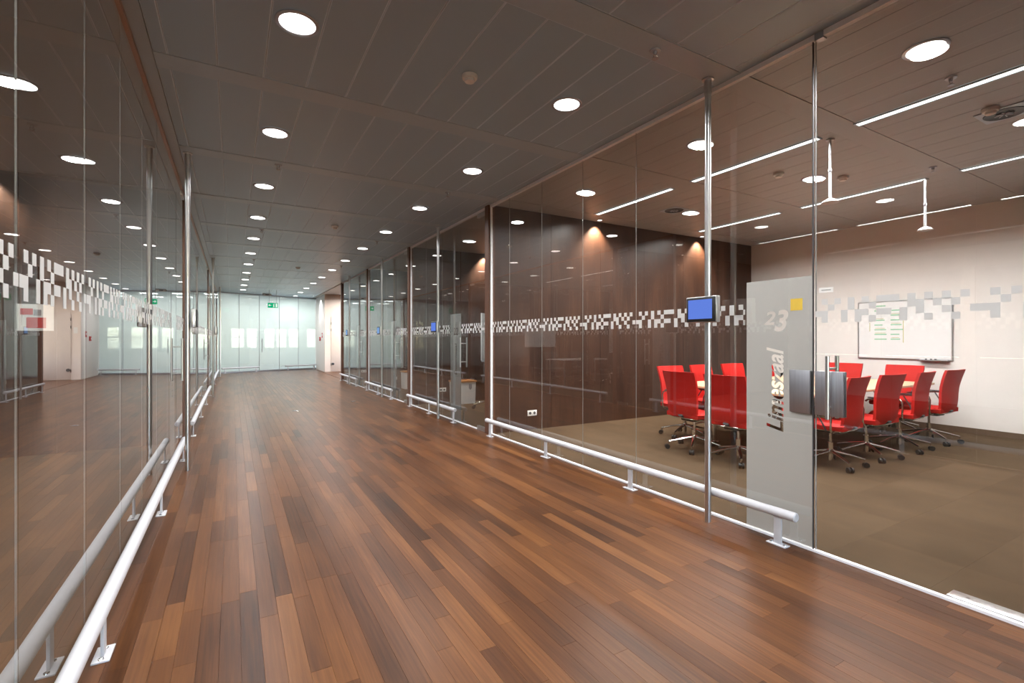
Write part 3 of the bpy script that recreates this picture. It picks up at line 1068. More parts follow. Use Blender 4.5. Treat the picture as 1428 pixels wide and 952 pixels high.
# --- left wall
jl = [6.48 - 0.755 * k for k in range(8, -1, -1)]
fixed_run(wall_left, XL, jl, -1, COPPER)
fixed_run(wall_left, XL, [7.54] + [13.48 - 0.99 * k for k in range(5, -1, -1)], -1, COPPER)
fixed_run(wall_left, XL, [14.54] + [20.48 - 0.99 * k for k in range(5, -1, -1)], -1, COPPER)
fixed_run(wall_left, XL, [21.54, 21.84], -1, COPPER)
channels(wall_left, XL, 0.4, 21.84, COPPER, COPPER)
for y in (7.47, 14.47, 21.47, 0.37):
    box('mullion', MULLW, wall_left, XL - 0.06, XL + 0.018, y - 0.050, y + 0.050, 0.0, H - 0.002)
pl = [o for o in wall_left.children if o.name.startswith('glass_pane')]
for y1 in (6.476, 13.476, 20.476):
    p = min(pl, key=lambda o: abs(o.bound_box[2][1] - y1))
    name_film(p, XL, y1 - 0.43, y1 - 0.005, 1.72, marks(0.17, 0.25, 0.7, 1.24, 10), -1)
glass_door('door_5', 'glass door with steel pull bars behind the pole at the long near rail', XL, 6.49, 7.41, 7.40, -1, 6.60, (0.84, 1.32))
glass_door('door_6', 'glass door with steel pull bars at the end of the second rail of the windowed rooms', XL, 13.49, 14.41, 14.40, -1, 13.60, (0.84, 1.32))
glass_door('door_8', 'farthest glass door of the windowed rooms', XL, 20.49, 21.41, 21.40, -1, 20.60, (0.84, 1.32))

# --- frosted glass end of the corridor
EY0, EY1 = 21.85, 23.3
E_ANG = math.atan2(EY1 - EY0, 3.25 - XL)
E_LEN = math.hypot(EY1 - EY0, 3.25 - XL)
wall_end = struct(empty('wall_end', (XL, EY0, 0), E_ANG), 'frosted pale teal glass wall closing the far end of the corridor', 'glass wall')
ex = [0.03, 0.82, 1.60, 2.42, 3.25, E_LEN - 0.02]
for a0, a1 in zip(ex, ex[1:]):
    p = box('glass_pane', GREENGLASS, wall_end, a0 + 0.006, a1 - 0.006, -0.006, 0.006, 0.06, H - 0.03)
    MB().quad([(a0 + .006, .008, .06), (a1 - .006, .008, .06), (a1 - .006, .008, H - .03), (a0 + .006, .008, H - .03)]).build('frosted_foil', FROSTEND, p)
for j in ex[1:-1]:
    box('joint', STEELP, wall_end, j - 0.006, j + 0.006, -0.01, 0.01, 0.06, H - 0.03)
box('bottom_channel', STEELP, wall_end, 0, E_LEN, -0.03, 0.03, 0.0, 0.06)
box('top_channel', STEELP, wall_end, 0, E_LEN, -0.02, 0.02, H - 0.03, H)
hx = 1.68
MB().cyl((hx, -0.07, 0.80), (hx, -0.07, 1.35), 0.014, 12).cyl((hx, -0.07, 0.9), (hx, -0.006, 0.9), 0.008, 10).cyl((hx, -0.07, 1.25), (hx, -0.006, 1.25), 0.008, 10).build('pull_handle', STEELP, wall_end, smooth=True)

# ------------------------------------------------------------------ rails
def rail(X, y0, y1, posts, label, group=None, name='bumper_rail', z=0.205, side=1):
    r = empty(name, (X, (y0 + y1) / 2, 0))
    c = (y0 + y1) / 2
    e = 0.006
    MB().tube([(0, y0 - c, z), (0, y0 - c + e, z), (0, y1 - c - e, z), (0, y1 - c, z)], 0.0295, 18, radii=[0.023, 0.0295, 0.0295, 0.023]).build('tube', WHITEMET, r, smooth=True)
    for y in posts:
        p = box('post', WHITEMET, r, -0.006, 0.006, y - c - 0.025, y - c + 0.025, 0.008, z - 0.015, 0.0015)
        MB().box(-0.030, 0.030, y - c - 0.062, y - c + 0.062, 0.0, 0.008, 0.002).build('base_plate', WHITEMET, p, smooth=True)
        for s in (-1, 1):
            MB().lathe([(0.0, 0.0135), (0.006, 0.0135), (0.010, 0.011), (0.011, 0.008), (0.0, 0.008)], 12, (0, y - c + s * 0.043, 0)).build('bolt', CHROME, p, smooth=True)
    tag(r, label, 'rail', group)
    return r
rail(3.005, 1.70, 5.90, [1.82, 3.14, 4.46, 5.80], 'long white floor rail in front of the red-chair room glass')
rail(3.005, 6.98, 9.36, [7.05, 8.14, 9.22], 'short white floor rail ending under the foil lettered Doornzaal')
rail(3.005, 10.45, 12.84, [10.52, 11.62, 12.72], 'short white floor rail before the second bin along the corridor')
rail(3.005, 13.93, 16.33, [14.0, 15.1, 16.2], 'farthest short white floor rail along the meeting rooms, by the pale wall')
rail(-0.462, 0.42, 6.44, [0.70, 2.57, 4.44, 6.29], 'long white floor rail in front of the glass with the red poster behind it')
rail(-0.462, 7.62, 13.40, [7.83, 9.68, 11.53, 13.30], 'second white floor rail of the windowed rooms, past the near steel pole')
rail(-0.462, 14.62, 20.40, [14.83, 16.7, 18.5, 20.3], 'farthest white floor rail of the windowed rooms')
def cross_rail(u0, u1, label):
    r = rail(0, -(u1 - u0) / 2, (u1 - u0) / 2, [-(u1 - u0) / 2 + 0.12, (u1 - u0) / 2 - 0.12], label)
    u = (u0 + u1) / 2
    r.location = (XL + u * math.cos(E_ANG) + 0.25 * math.sin(E_ANG), EY0 + u * math.sin(E_ANG) - 0.25 * math.cos(E_ANG), 0)
    r.rotation_euler = (0, 0, E_ANG - R(90))
cross_rail(0.1, 1.5, 'white floor rail before the frosted glass on the windowed side')
cross_rail(2.55, 3.95, 'white floor rail before the frosted glass beside the white return wall')

# ------------------------------------------------------------------ steel poles with room displays
def pole(x, y, label):
    p = empty('steel_pole', (x, y, 0))
    MB().cyl((0, 0, 0.0), (0, 0, H - 0.002), 0.022, 22).build('tube', STEEL, p, smooth=True)
    MB().lathe([(0.023, -0.115), (0.0255, -0.112), (0.0255, -0.014), (0.042, -0.012), (0.042, -0.003), (0.0, -0.003)], 26, (0, 0, H)).build('ceiling_collar', STEEL, p, smooth=True)
    tag(p, label, 'pole')
def display(x, y, sgn, label, mat):
    d = empty('room_display', (x, y, 1.516), 0 if sgn > 0 else R(180))
    MB().box(-0.076, -0.034, -0.128, 0.128, -0.092, 0.092, 0.006).build('housing', STEEL, d, smooth=True)
    MB().box(-0.082, -0.074, -0.120, 0.120, -0.086, 0.086, 0.003).build('bezel', BLACK, d, smooth=True)
    box('screen', mat, d, -0.084, -0.0822, -0.097, 0.103, -0.066, 0.070)
    MB().box(-0.036, -0.0225, -0.035, 0.035, -0.05, 0.05, 0.003).build('clamp', STEELP, d, smooth=True)
    tag(d, label, 'display')
pole(2.95, 2.30, 'steel pole before the red-chair room glass')
pole(2.95, 7.56, 'steel pole before the foil lettered Doornzaal')
pole(2.95, 11.06, 'steel pole before the second bin along the corridor')
pole(2.95, 14.60, 'farthest steel pole along the meeting rooms')
pole(-0.39, 5.80, 'steel pole at the end of the long near rail')
pole(-0.39, 12.95, 'second steel pole along the windowed rooms')
pole(-0.39, 19.95, 'farthest steel pole along the windowed rooms')
display(2.95, 2.30, 1, 'blue screen display on the pole of the red-chair room', SCREEN)
display(2.95, 7.56, 1, 'blue screen display on the pole before the Doornzaal foil', SCREEN)
display(2.95, 11.06, 1, 'pale blue display on the pole by the second bin', SCREENP)
display(2.95, 14.60, 1, 'pale display on the farthest meeting room pole', SCREENP)
display(-0.39, 5.80, -1, 'display seen edge-on on the pole by the long near rail', DARKGREY)
display(-0.39, 12.95, -1, 'display on the second pole of the windowed rooms', DARKGREY)

# ------------------------------------------------------------------ ceiling fittings
def sprinkler(x, y, label, group):
    s = empty('sprinkler', (x, y, H - 0.003))
    MB().lathe([(0.0, -0.0), (0.036, -0.0), (0.034, -0.006), (0.014, -0.009), (0.010, -0.03), (0.0, -0.03)], 22).build('rosette', STEELP, s, smooth=True)
    m = MB()
    for a in (0, math.pi):
        m.tube([(0.010 * math.cos(a), 0.010 * math.sin(a), -0.024), (0.017 * math.cos(a), 0.017 * math.sin(a), -0.036), (0.004 * math.cos(a), 0, -0.05)], 0.0028, 6)
    m.build('yoke', CHROME, s, smooth=True)
    MB().lathe([(0.0, -0.055), (0.021, -0.054), (0.021, -0.051), (0.0, -0.050)], 16).build('deflector', STEELP, s, smooth=True)
    tag(s, label, 'sprinkler', group)
for i, y in enumerate((5.71, 9.19, 12.67, 16.15)):
    sprinkler(0.42, y, 'corridor sprinkler head on the windowed side, %s from the frosted glass' % ORD[3 - i], 'corridor sprinklers')
for i, y in enumerate((2.24, 5.71, 9.19, 12.67)):
    sprinkler(2.36, y, 'corridor sprinkler head on the meeting-room side, %s from the frosted glass' % ORD[3 - i], 'corridor sprinklers by the meeting rooms')
sprinkler(4.43, 1.42, 'sprinkler head in the red-chair room between downlight and strip light', None)
sprinkler(6.55, 2.25, 'small sprinkler head in the red-chair room nearer the whiteboard', None)

def detector(x, y, label, group=None, tall=0.045, mat=WHITEP):
    s = empty('smoke_detector', (x, y, H - 0.002))
    MB().lathe([(0.0, 0.0), (0.056, 0.0), (0.056, -0.014), (0.050, -0.026), (0.0, -0.026)], 28).build('base', mat, s, smooth=True)
    MB().lathe([(0.0, -0.02), (0.036, -0.024), (0.034, -tall), (0.0, -tall - 0.004)], 24).build('chamber', mat, s, smooth=True)
    tag(s, label, 'detector', group)
for y, w in ((3.11, 'farthest from the frosted glass'), (8.32, 'second from the frosted glass'), (13.5, 'nearest the frosted glass')):
    detector(1.45, y, 'round white smoke detector of the corridor ceiling, %s' % w, 'corridor smoke detectors')
detector(5.30, 3.2, 'smoke detector above the table of the red-chair room')
detector(5.30, 1.45, 'round sensor beside the air diffuser near the door end')
detector(6.05, 2.9, 'flat round fitting behind the white hanging rod')

def diffuser(x, y, label):
    s = empty('air_diffuser', (x, y, H - 0.002))
    MB().box(-0.15, 0.15, -0.15, 0.15, -0.006, 0).build('plate', CEILSTRIP, s)
    MB().lathe([(0.0, -0.007), (0.115, -0.007), (0.120, -0.010), (0.127, -0.010), (0.13, -0.006)], 32).build('recess', BLACK, s, smooth=True)
    for k in range(8):
        a = k * math.pi / 4
        MB().tube([(0.015 * math.cos(a), 0.015 * math.sin(a), -0.011), (0.06 * math.cos(a), 0.06 * math.sin(a), -0.013)], 0.005, 6).build('blade', STEELP, s)
    tag(s, label, 'air diffuser')
diffuser(5.50, 1.42, 'round air diffuser near the door end of the red-chair room')
diffuser(5.50, 4.86, 'round air diffuser near the dark wood wall')

def hanger(x, y, label):
    s = empty('hanging_rod', (x, y, H - 0.002))
    MB().lathe([(0.0, 0.0), (0.035, 0.0), (0.034, -0.008), (0.010, -0.012), (0.0, -0.012)], 20).build('ceiling_rose', WHITEMET, s, smooth=True)
    MB().tube([(0, 0, -0.005), (0, 0, -0.30)], 0.010, 10).build('upper_rod', WHITEMET, s, smooth=True)
    MB().lathe([(0.0, -0.27), (0.015, -0.275), (0.018, -0.29), (0.015, -0.305), (0.0, -0.31)], 14).build('joint', STEELP, s, smooth=True)
    MB().tube([(0, 0, -0.295), (0, 0, -0.56)], 0.012, 12).build('lower_rod', WHITEMET, s, smooth=True)
    MB().lathe([(0.0, -0.545), (0.02, -0.55), (0.055, -0.568), (0.075, -0.588), (0.070, -0.592), (0.0, -0.570)], 26).build('foot_disc', WHITEMET, s, smooth=True)
    tag(s, label, 'ceiling rod')
hanger(4.82, 2.42, 'white rod with flared foot hanging nearer the glass wall')
hanger(6.98, 2.47, 'white rod with flared foot hanging nearer the whiteboard')

# exit sign
e = empty('exit_sign', (1.30, 20.2, H - 0.06))
tag(e, 'green exit sign with running figure hanging from the ceiling', 'exit sign')
for s in (-0.12, 0.12):
    MB().cyl((s, 0, 0.06), (s, 0, -0.42), 0.006, 8).build('hanger', STEELP, e, smooth=True)
b = box('sign_box', GREENL, e, -0.17, 0.17, -0.02, 0.02, -0.60, -0.42, 0.003)
m = MB()
yy = -0.022
def sgq(pts):
    m.quad([(x, yy, z) for x, z in pts])
sgq([(0.09, -0.58), (0.15, -0.58), (0.15, -0.44), (0.09, -0.44)])
sgq([(-0.15, -0.51), (-0.10, -0.55), (-0.10, -0.47), (-0.10, -0.46)])
sgq([(-0.10, -0.52), (-0.05, -0.52), (-0.05, -0.50), (-0.10, -0.50)])
m.build('arrow_and_door', WHITEL, b)
m = MB()
m.quad([(0.02, -0.0225, -0.54), (0.04, -0.0225, -0.54), (0.05, -0.0225, -0.475), (0.02, -0.0225, -0.475)])
m.quad([(0.0, -0.0225, -0.585), (0.02, -0.0225, -0.585), (0.04, -0.0225, -0.54), (0.02, -0.0225, -0.54)])
m.quad([(0.05, -0.0225, -0.58), (0.065, -0.0225, -0.575), (0.045, -0.0225, -0.53), (0.03, -0.0225, -0.54)])
m.quad([(-0.01, -0.0225, -0.51), (0.02, -0.0225, -0.495), (0.02, -0.0225, -0.48), (-0.015, -0.0225, -0.5)])
m.quad([(0.03, -0.0225, -0.468), (0.05, -0.0225, -0.468), (0.05, -0.0225, -0.448), (0.03, -0.0225, -0.448)])
m.build('running_figure', WHITEL, b)
s = empty('door_sensor', (1.2, 21.9, H - 0.002))
tag(s, 'small box sensor on the ceiling above the frosted door', 'sensor')
box('housing', WHITEP, s, -0.16, 0.16, -0.05, 0.05, -0.07, 0, 0.008)
box('lens', BLACK, s, -0.06, 0.06, -0.054, -0.049, -0.055, -0.025)

# floor outlets in the corridor
for x, y, t in ((1.0, 9.7, 'round metal floor outlet nearer the windowed rooms'), (2.22, 10.6, 'round metal floor outlet nearer the meeting rooms')):
    f = empty('floor_outlet', (x, y, 0.0))
    tag(f, t, 'floor outlet')
    MB().lathe([(0.0, 0.003), (0.05, 0.003), (0.06, 0.0005), (0.0, 0.0)], 24).build('cover', CHROME, f, smooth=True)
    box('flap', STEELP, f, -0.025, 0.025, -0.025, 0.025, 0.0025, 0.004)

# wall sockets
def socket(x, y, z, label):
    s = empty('wall_socket', (x, y, z))
    tag(s, label, 'socket')
    MB().box(-0.079, 0.079, -0.010, 0.0, -0.040, 0.040, 0.003).build('plate', WHITEP, s, smooth=True)
    for q in (-0.037, 0.037):
        o = MB().cyl((q, -0.0115, 0), (q, -0.008, 0), 0.021, 20).build('outlet', DARKGREY, s, smooth=True)
        MB().cyl((q - 0.009, -0.0125, 0), (q - 0.009, -0.0115, 0), 0.0025, 8).cyl((q + 0.009, -0.0125, 0), (q + 0.009, -0.0115, 0), 0.0025, 8).build('pin_hole', BLACK, o)
socket(3.77, 5.949, 0.24, 'white double socket on the wood wall of the red-chair room')
socket(3.77, 9.419, 0.27, 'white double socket beside the first white bin')
socket(3.77, 12.899, 0.27, 'white double socket by the second bin along the corridor')
socket(3.77, 16.379, 0.27, 'white double socket by the farthest bin')

# ------------------------------------------------------------------ meeting table
tb = empty('meeting_table', (6.47, 3.60, 0))
tag(tb, 'large pale wood meeting table ringed by red chairs', 'table')
MB().box(-1.53, 1.53, -0.87, 0.87, 0.712, 0.738, 0.004).build('tabletop', TABLEW, tb, smooth=True)
MB().box(-1.25, 1.25, -0.60, 0.60, 0.655, 0.711).build('apron', DARKGREY, tb)
for sx in (-1, 1):
    for sy in (-1, 1):
        l = MB().cyl((sx * 1.15, sy * 0.45, 0.02), (sx * 1.15, sy * 0.45, 0.66), 0.028, 18).build('leg', CHROME, tb, smooth=True)
        MB().lathe([(0.0, 0.0), (0.05, 0.0), (0.05, 0.012), (0.03, 0.022), (0.0, 0.022)], 20, (sx * 1.15, sy * 0.45, 0)).build('foot', CHROME, l, smooth=True)

# ------------------------------------------------------------------ red swivel chairs
def chair_proto(RED=RED):
    root = empty('swivel_chair')
    # curved back shell, facing +y
    def shell(prof, widths, th, bow):
        bm = bmesh.new()
        nu = 9
        front, back = [], []
        for (y, z), w in zip(prof, widths):
            rf, rb = [], []
            for i in range(nu):
                u = -1 + 2 * i / (nu - 1)
                yy2 = y + bow * u * u
                rf.append(bm.verts.new((u * w / 2, yy2, z)))
                rb.append(bm.verts.new((u * w / 2, yy2 - th, z)))
            front.append(rf)
            back.append(rb)
        n = len(prof)
        for j in range(n - 1):
            for i in range(nu - 1):
                bm.faces.new((front[j][i], front[j][i + 1], front[j + 1][i + 1], front[j + 1][i]))
                bm.faces.new((back[j][i + 1], back[j][i], back[j + 1][i], back[j + 1][i + 1]))
        for j in range(n - 1):
            bm.faces.new((front[j][0], front[j + 1][0], back[j + 1][0], back[j][0]))
            bm.faces.new((front[j + 1][-1], front[j][-1], back[j][-1], back[j + 1][-1]))
        for i in range(nu - 1):
            bm.faces.new((front[0][i + 1], front[0][i], back[0][i], back[0][i + 1]))
            bm.faces.new((front[-1][i], front[-1][i + 1], back[-1][i + 1], back[-1][i]))
        return bm
    prof = [(-0.195, 0.415), (-0.215, 0.47), (-0.222, 0.55), (-0.224, 0.63), (-0.232, 0.72), (-0.252, 0.81), (-0.272, 0.88), (-0.290, 0.935)]
    wid = [0.40, 0.425, 0.435, 0.44, 0.45, 0.465, 0.475, 0.47]
    mb = MB()
    mb.bm.free()
    mb.bm = shell(prof, wid, 0.028, 0.035)
    mb.build('backrest', RED, root, smooth=True)
    # seat cushion with waterfall front
    mb = MB()
    mb.bm.free()
    bm = bmesh.new()
    top, bot = [], []
    ys = [(-0.21, 0.455), (-0.12, 0.448), (0.0, 0.446), (0.12, 0.450), (0.19, 0.448), (0.225, 0.432), (0.24, 0.412)]
    for y, z in ys:
        tr, br = [], []
        for i in range(9):
            u = -1 + 2 * i / 8
            w = 0.235 - 0.02 * max(0, (y - 0.1)) / 0.14
            tr.append(bm.verts.new((u * w, y, z + 0.012 * u * u - (0.02 if abs(u) == 1 else 0))))
            br.append(bm.verts.new((u * w * 0.97, y - (0.012 if y > 0.2 else 0), min(z, 0.44) - 0.040)))
        top.append(tr)
        bot.append(br)
    n = len(ys)
    for j in range(n - 1):
        for i in range(8):
            bm.faces.new((top[j][i], top[j][i + 1], top[j + 1][i + 1], top[j + 1][i]))
            bm.faces.new((bot[j][i + 1], bot[j][i], bot[j + 1][i], bot[j + 1][i + 1]))
        bm.faces.new((top[j][0], top[j + 1][0], bot[j + 1][0], bot[j][0]))
        bm.faces.new((top[j + 1][-1], top[j][-1], bot[j][-1], bot[j + 1][-1]))
    for i in range(8):
        bm.faces.new((top[0][i + 1], top[0][i], bot[0][i], bot[0][i + 1]))
        bm.faces.new((top[-1][i], top[-1][i + 1], bot[-1][i + 1], bot[-1][i]))
    mb.bm = bm
    mb.build('seat', RED, root, smooth=True)
    # under-seat carrier, mechanism, column
    m = MB()
    m.tube([(-0.20, -0.17, 0.392), (-0.12, -0.19, 0.39), (0.12, -0.19, 0.39), (0.20, -0.17, 0.392)], 0.010, 8)
    m.tube([(-0.19, -0.17, 0.392), (-0.19, 0.17, 0.392)], 0.010, 8)
    m.tube([(0.19, -0.17, 0.392), (0.19, 0.17, 0.392)], 0.010, 8)
    m.build('seat_frame', CHROME, root, smooth=True)
    m = MB()
    m.box(-0.09, 0.09, -0.13, 0.11, 0.345, 0.395, 0.012)
    m.tube([(0.0, -0.03, 0.36), (0.0, -0.14, 0.375), (0.0, -0.235, 0.425)], 0.022, 8, flat=(1.6, 0.6))
    mech = m.build('tilt_mechanism', DARKGREY, root, smooth=True)
    MB().tube([(0.08, 0.03, 0.36), (0.16, 0.035, 0.345), (0.23, 0.035, 0.35)], 0.005, 6).build('lever', CHROME, mech, smooth=True)
    m = MB()
    m.cyl((0, 0, 0.15), (0, 0, 0.36), 0.014, 14)
    m.cyl((0, 0, 0.05), (0, 0, 0.24), 0.025, 18)
    m.build('column', CHROME, root, smooth=True)
    # arms: bent chrome tube with flat pad
    for s in (-1, 1):
        m = MB()
        path = [(s * 0.12, -0.10, 0.378), (s * 0.235, -0.115, 0.378), (s * 0.268, -0.118, 0.392), (s * 0.28, -0.12, 0.43), (s * 0.28, -0.125, 0.56), (s * 0.278, -0.112, 0.60), (s * 0.276, -0.08, 0.618), (s * 0.272, 0.04, 0.622), (s * 0.270, 0.12, 0.612), (s * 0.27, 0.145, 0.59)]
        m.tube(path, 0.0105, 10)
        arm = m.build('armrest', CHROME, root, smooth=True)
        MB().box(s * 0.274 - 0.022, s * 0.274 + 0.022, -0.07, 0.12, 0.630, 0.642, 0.005).build('arm_pad', DARKGREY, arm, smooth=True)
        m = MB()
        m.tube([(s * 0.275, 0.05, 0.615), (s * 0.262, -0.02, 0.50), (s * 0.235, -0.06, 0.392)], 0.008, 8)
        m.build('arm_strut', DARKGREY, arm, smooth=True)
    # five star base with casters
    for k in range(5):
        a = R(90 + 72 * k)
        ca, sa = math.cos(a), math.sin(a)
        m = MB()
        m.tube([(0.02 * ca, 0.02 * sa, 0.150), (0.16 * ca, 0.16 * sa, 0.122), (0.30 * ca, 0.30 * sa, 0.088)], 0.016, 8, radii=[0.021, 0.016, 0.012], flat=(1.0, 0.8))
        m.cyl((0.30 * ca, 0.30 * sa, 0.095), (0.30 * ca, 0.30 * sa, 0.045), 0.007, 8)
        leg = m.build('leg', CHROME, root, smooth=True)
        m = MB()
        t = Vector((-sa, ca, 0))
        c = Vector((0.312 * ca, 0.312 * sa, 0.0285))
        m.cyl(c + t * 0.008, c + t * 0.026, 0.028, 16)
        m.cyl(c - t * 0.008, c - t * 0.026, 0.028, 16)
        m.cyl(c - t * 0.009, c + t * 0.009, 0.014, 10)
        cs = m.build('caster', BLACK, leg, smooth=True)
    MB().lathe([(0.0, 0.172), (0.03, 0.170), (0.036, 0.155), (0.034, 0.135), (0.026, 0.125), (0.0, 0.125)], 20).build('hub', CHROME, root, smooth=True)
    return root

ch0 = chair_proto()
first = [True]
def chair(x, y, rz, label):
    c = ch0 if first[0] else copy_tree(ch0)
    first[0] = False
    c.location = (x, y, 0)
    c.rotation_euler = (0, 0, R(rz))
    tag(c, label, 'chair', 'red swivel chairs around the meeting table')
# seat faces +y at rotation 0
chair(4.76, 3.90, -92, 'red swivel chair at the table end by the glass wall, nearer the wood wall')
chair(4.70, 3.28, -86, 'red swivel chair at the table end by the glass wall, nearer the door')
chair(8.20, 4.00, 94, 'red swivel chair at the table end by the whiteboard, nearer the wood wall')
chair(8.22, 3.26, 86, 'red swivel chair at the table end by the whiteboard, nearer the door side')
for x, rz, w in ((5.38, 4, 'first'), (6.12, -4, 'second'), (6.92, 3, 'third'), (7.74, -3, 'fourth')):
    chair(x, 2.70, rz, 'red swivel chair, %s from the glass wall on the table side facing the wood wall' % w)
for x, rz, w in ((5.32, 178, 'first'), (5.98, 183, 'second'), (6.68, 177, 'third'), (7.5, 182, 'fourth')):
    chair(x, 4.52, rz, 'red swivel chair, %s from the glass wall on the table side along the wood wall' % w)

# dark table and chairs of the windowed room, mirrored in the meeting room glass
t2 = empty('side_table', (-2.85, 11.55, 0))
tag(t2, 'grey table with dark chairs in the windowed room, mirrored in the glass', 'table')
MB().box(-0.95, 0.95, -0.45, 0.45, 0.715, 0.74, 0.004).build('tabletop', WHITEP, t2, smooth=True)
for sx in (-1, 1):
    for sy in (-1, 1):
        MB().cyl((sx * 0.85, sy * 0.36, 0.0), (sx * 0.85, sy * 0.36, 0.716), 0.022, 14).build('leg', STEEL, t2, smooth=True)
dk0 = chair_proto(DARKGREY)
for i, (x, y, rz) in enumerate(((-3.4, 12.2, 175), (-2.4, 12.2, 184), (-3.4, 10.9, 3), (-2.4, 10.9, -5))):
    c = dk0 if i == 0 else copy_tree(dk0)
    c.location = (x, y, 0)
    c.rotation_euler = (0, 0, R(rz))
    tag(c, 'dark grey chair on the %s side of the grey table, nearer the %s' % ('whiteboard' if y > 11.5 else 'poster wall', 'windows' if x < -3 else 'glass wall'), 'chair', 'dark chairs of the windowed room')
w2 = empty('wall_board', (-3.3, 14.42, 1.5))
tag(w2, 'whiteboard on the dark wood wall of the windowed room', 'whiteboard')
box('surface', BOARD, w2, -0.65, 0.65, -0.018, -0.002, -0.42, 0.42)
box('pen_ledge', STEEL, w2, -0.65, 0.65, -0.06, -0.002, -0.45, -0.42)

# ------------------------------------------------------------------ whiteboard
wbd = empty('whiteboard', (XW, 3.44, 1.46))
tag(wbd, 'whiteboard with green notes on the white wall of the red-chair room', 'whiteboard')
box('surface', BOARD, wbd, -0.018, -0.002, -0.59, 0.59, -0.44, 0.44)
m = MB()
m.box(-0.024, -0.002, -0.605, 0.605, 0.44, 0.455).box(-0.024, -0.002, -0.605, 0.605, -0.455, -0.44)
m.box(-0.024, -0.002, -0.605, -0.59, -0.44, 0.44).box(-0.024, -0.002, 0.59, 0.605, -0.44, 0.44)
m.build('frame', STEEL, wbd)
tr = MB().box(-0.10, -0.024, -0.57, -0.22, -0.462, -0.45, 0.002).build('pen_tray', STEELP, wbd, smooth=True)
rr = random.Random(5)
m = MB(); m2 = MB()
for row in range(8):
    z = 0.37 - row * 0.075
    for c0 in (0.42, 0.20):
        if rr.random() < 0.9:
            w = rr.uniform(0.10, 0.17)
            m.box(-0.0192, -0.0182, c0 - w - 0.05, c0 - 0.05, z, z + 0.018)
            if rr.random() < 0.6:
                m2.box(-0.0192, -0.0182, c0 - w * 0.9 - 0.05, c0 - 0.06, z + 0.028, z + 0.036)
m.build('written_notes', GREENP, wbd)
m2.box(-0.0192, -0.0182, -0.02, -0.01, -0.2, 0.25).box(-0.0192, -0.0182, 0.43, 0.44, -0.02, 0.12)
m2.build('written_lines', OLIVEP, wbd)
for i, y in enumerate((3.05, 3.10, 3.16)):
    mk = empty('marker_pen', (XW - 0.06, y, 1.46 - 0.450))
    tag(mk, 'marker pen lying on the whiteboard tray', 'pen', 'pens on the whiteboard tray')
    MB().cyl((0, -0.02, 0.008), (0, 0.04, 0.008), 0.008, 10).build('barrel', WHITEP, mk, smooth=True)
    MB().cyl((0, -0.045, 0.008), (0, -0.02, 0.008), 0.0085, 10).build('cap', DARKGREY, mk, smooth=True)

# ------------------------------------------------------------------ papers on the glass
sn = tag(MB().box(XR - 0.0068, XR - 0.0062, 1.715, 1.79, 1.488, 1.563).build('sticky_note', YELLOW), 'yellow square sticky note on the etched foil lettered Limeszaal', 'sticky note')
pp = empty('door_label', (XR - 0.0082, 1.575, 1.60))
tag(pp, 'small white handwritten label on the red-chair room glass door', 'label')
box('paper', PAPER, pp, -0.0006, 0, -0.040, 0.040, -0.014, 0.016)
m = MB()
zs = [(-0.026 + 0.0022 * i, 0.004 * math.sin(i * 1.9) + 0.001) for i in range(25)]
m.tube([(-0.001, -y, z) for y, z in zs], 0.0009, 5)
m.build('handwriting', BLACK, pp)

# red poster on the wood wall of the near windowed room
po = empty('poster', (-1.93, 7.419, 1.555))
tag(po, 'red and white square poster on the dark wood wall behind the near glass', 'poster')
box('sheet', PAPER, po, -0.155, 0.155, -0.004, 0, -0.15, 0.15)
m = MB()
m.box(-0.125, -0.02, -0.0055, -0.004, 0.03, 0.10).box(-0.075, 0.09, -0.0055, -0.004, -0.12, 0.0)
m.build('red_blocks', REDP, po)
m = MB()
m.box(-0.015, 0.05, -0.0055, -0.004, 0.02, 0.09)
m.build('grey_block', GREYP, po)

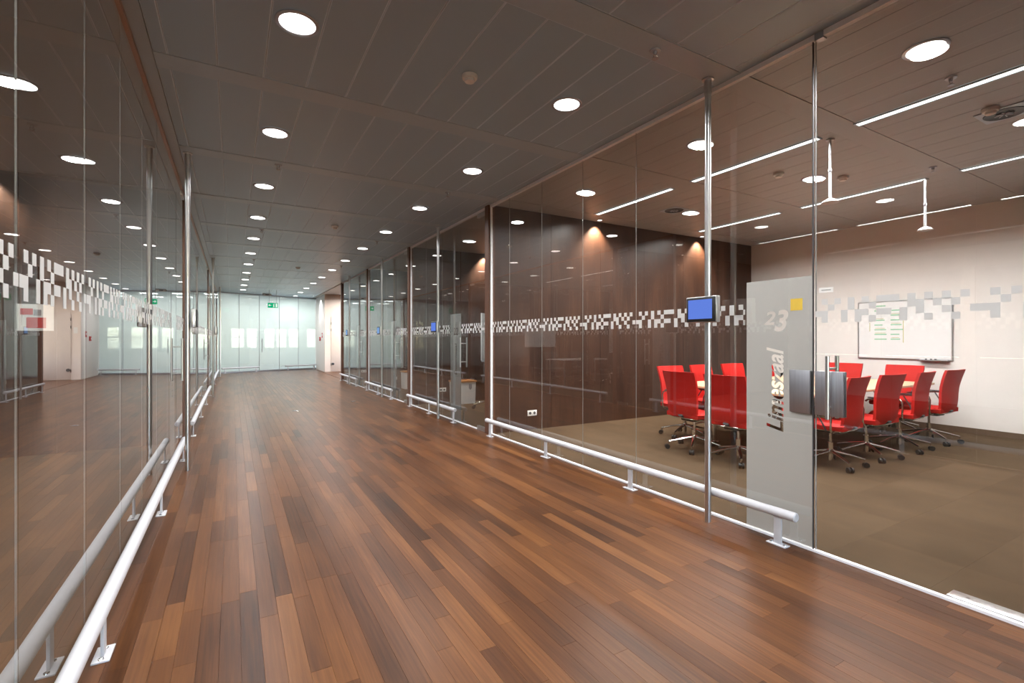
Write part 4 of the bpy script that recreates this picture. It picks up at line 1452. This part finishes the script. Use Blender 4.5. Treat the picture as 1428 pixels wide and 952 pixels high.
# ------------------------------------------------------------------ bins and flip chart in the farther rooms
def bin_(x, y, label, lid=True):
    b = empty('paper_bin', (x, y, 0))
    tag(b, label, 'bin', None)
    m = MB()
    t = [(-0.22, -0.17), (0.22, -0.17), (0.22, 0.17), (-0.22, 0.17)]
    lo = [m.bm.verts.new((p[0] * 0.96, p[1] * 0.96, 0.0)) for p in t]
    hi = [m.bm.verts.new((p[0], p[1], 0.44)) for p in t]
    for k in range(4):
        m.bm.faces.new((lo[k], lo[(k + 1) % 4], hi[(k + 1) % 4], hi[k]))
    m.bm.faces.new(lo); m.bm.faces.new(hi)
    m.build('body', WHITEP, b)
    m = MB()
    m.box(-0.235, 0.235, -0.185, -0.08, 0.44, 0.47).box(-0.235, 0.235, 0.08, 0.185, 0.44, 0.47).box(-0.235, -0.10, -0.08, 0.08, 0.44, 0.47).box(0.10, 0.235, -0.08, 0.08, 0.44, 0.47)
    m.build('lid', LIDW, b)
    m = MB()
    m.quad([(0.06, -0.1745, 0.40), (0.13, -0.1745, 0.40), (0.13, -0.173, 0.32), (0.06, -0.173, 0.32)])
    m.quad([(0.06, -0.173, 0.32), (0.13, -0.173, 0.32), (0.105, -0.172, 0.285), (0.085, -0.172, 0.285)])
    m.build('shield_emblem', GREYP, b)
bin_(4.12, 9.18, 'white bin with orange wooden lid behind the Doornzaal foil')
bin_(4.15, 12.64, 'white bin with wooden lid, second along the corridor')
bin_(4.15, 16.12, 'white bin with wooden lid in the farthest meeting room')

fc = empty('flip_chart', (4.22, 8.25, 0), R(43))
tag(fc, 'white flip chart on a tripod in the room lettered Doornzaal', 'flip chart')
o = MB().box(-0.33, 0.33, -0.012, 0.012, 0.92, 1.80, 0.004).build('board', BOARD, fc, smooth=True)
o = MB().box(-0.30, 0.30, -0.018, -0.0125, 0.95, 1.74).build('paper_pad', PAPER, fc)
MB().box(-0.33, 0.33, -0.055, 0.0, 0.895, 0.92, 0.003).build('pen_tray', STEELP, fc, smooth=True)
MB().cyl((0, 0.03, 0.12), (0, 0.03, 1.5), 0.018, 12).build('post', STEEL, fc, smooth=True)
for k in range(5):
    a = R(72 * k)
    l = MB().tube([(0, 0.03, 0.13), (0.28 * math.cos(a), 0.03 + 0.28 * math.sin(a), 0.075)], 0.014, 8).build('leg', CHROME, fc, smooth=True)
    MB().cyl((0.28 * math.cos(a) - 0.012, 0.03 + 0.28 * math.sin(a), 0.03), (0.28 * math.cos(a) + 0.012, 0.03 + 0.28 * math.sin(a), 0.03), 0.03, 12).build('caster', BLACK, l, smooth=True)
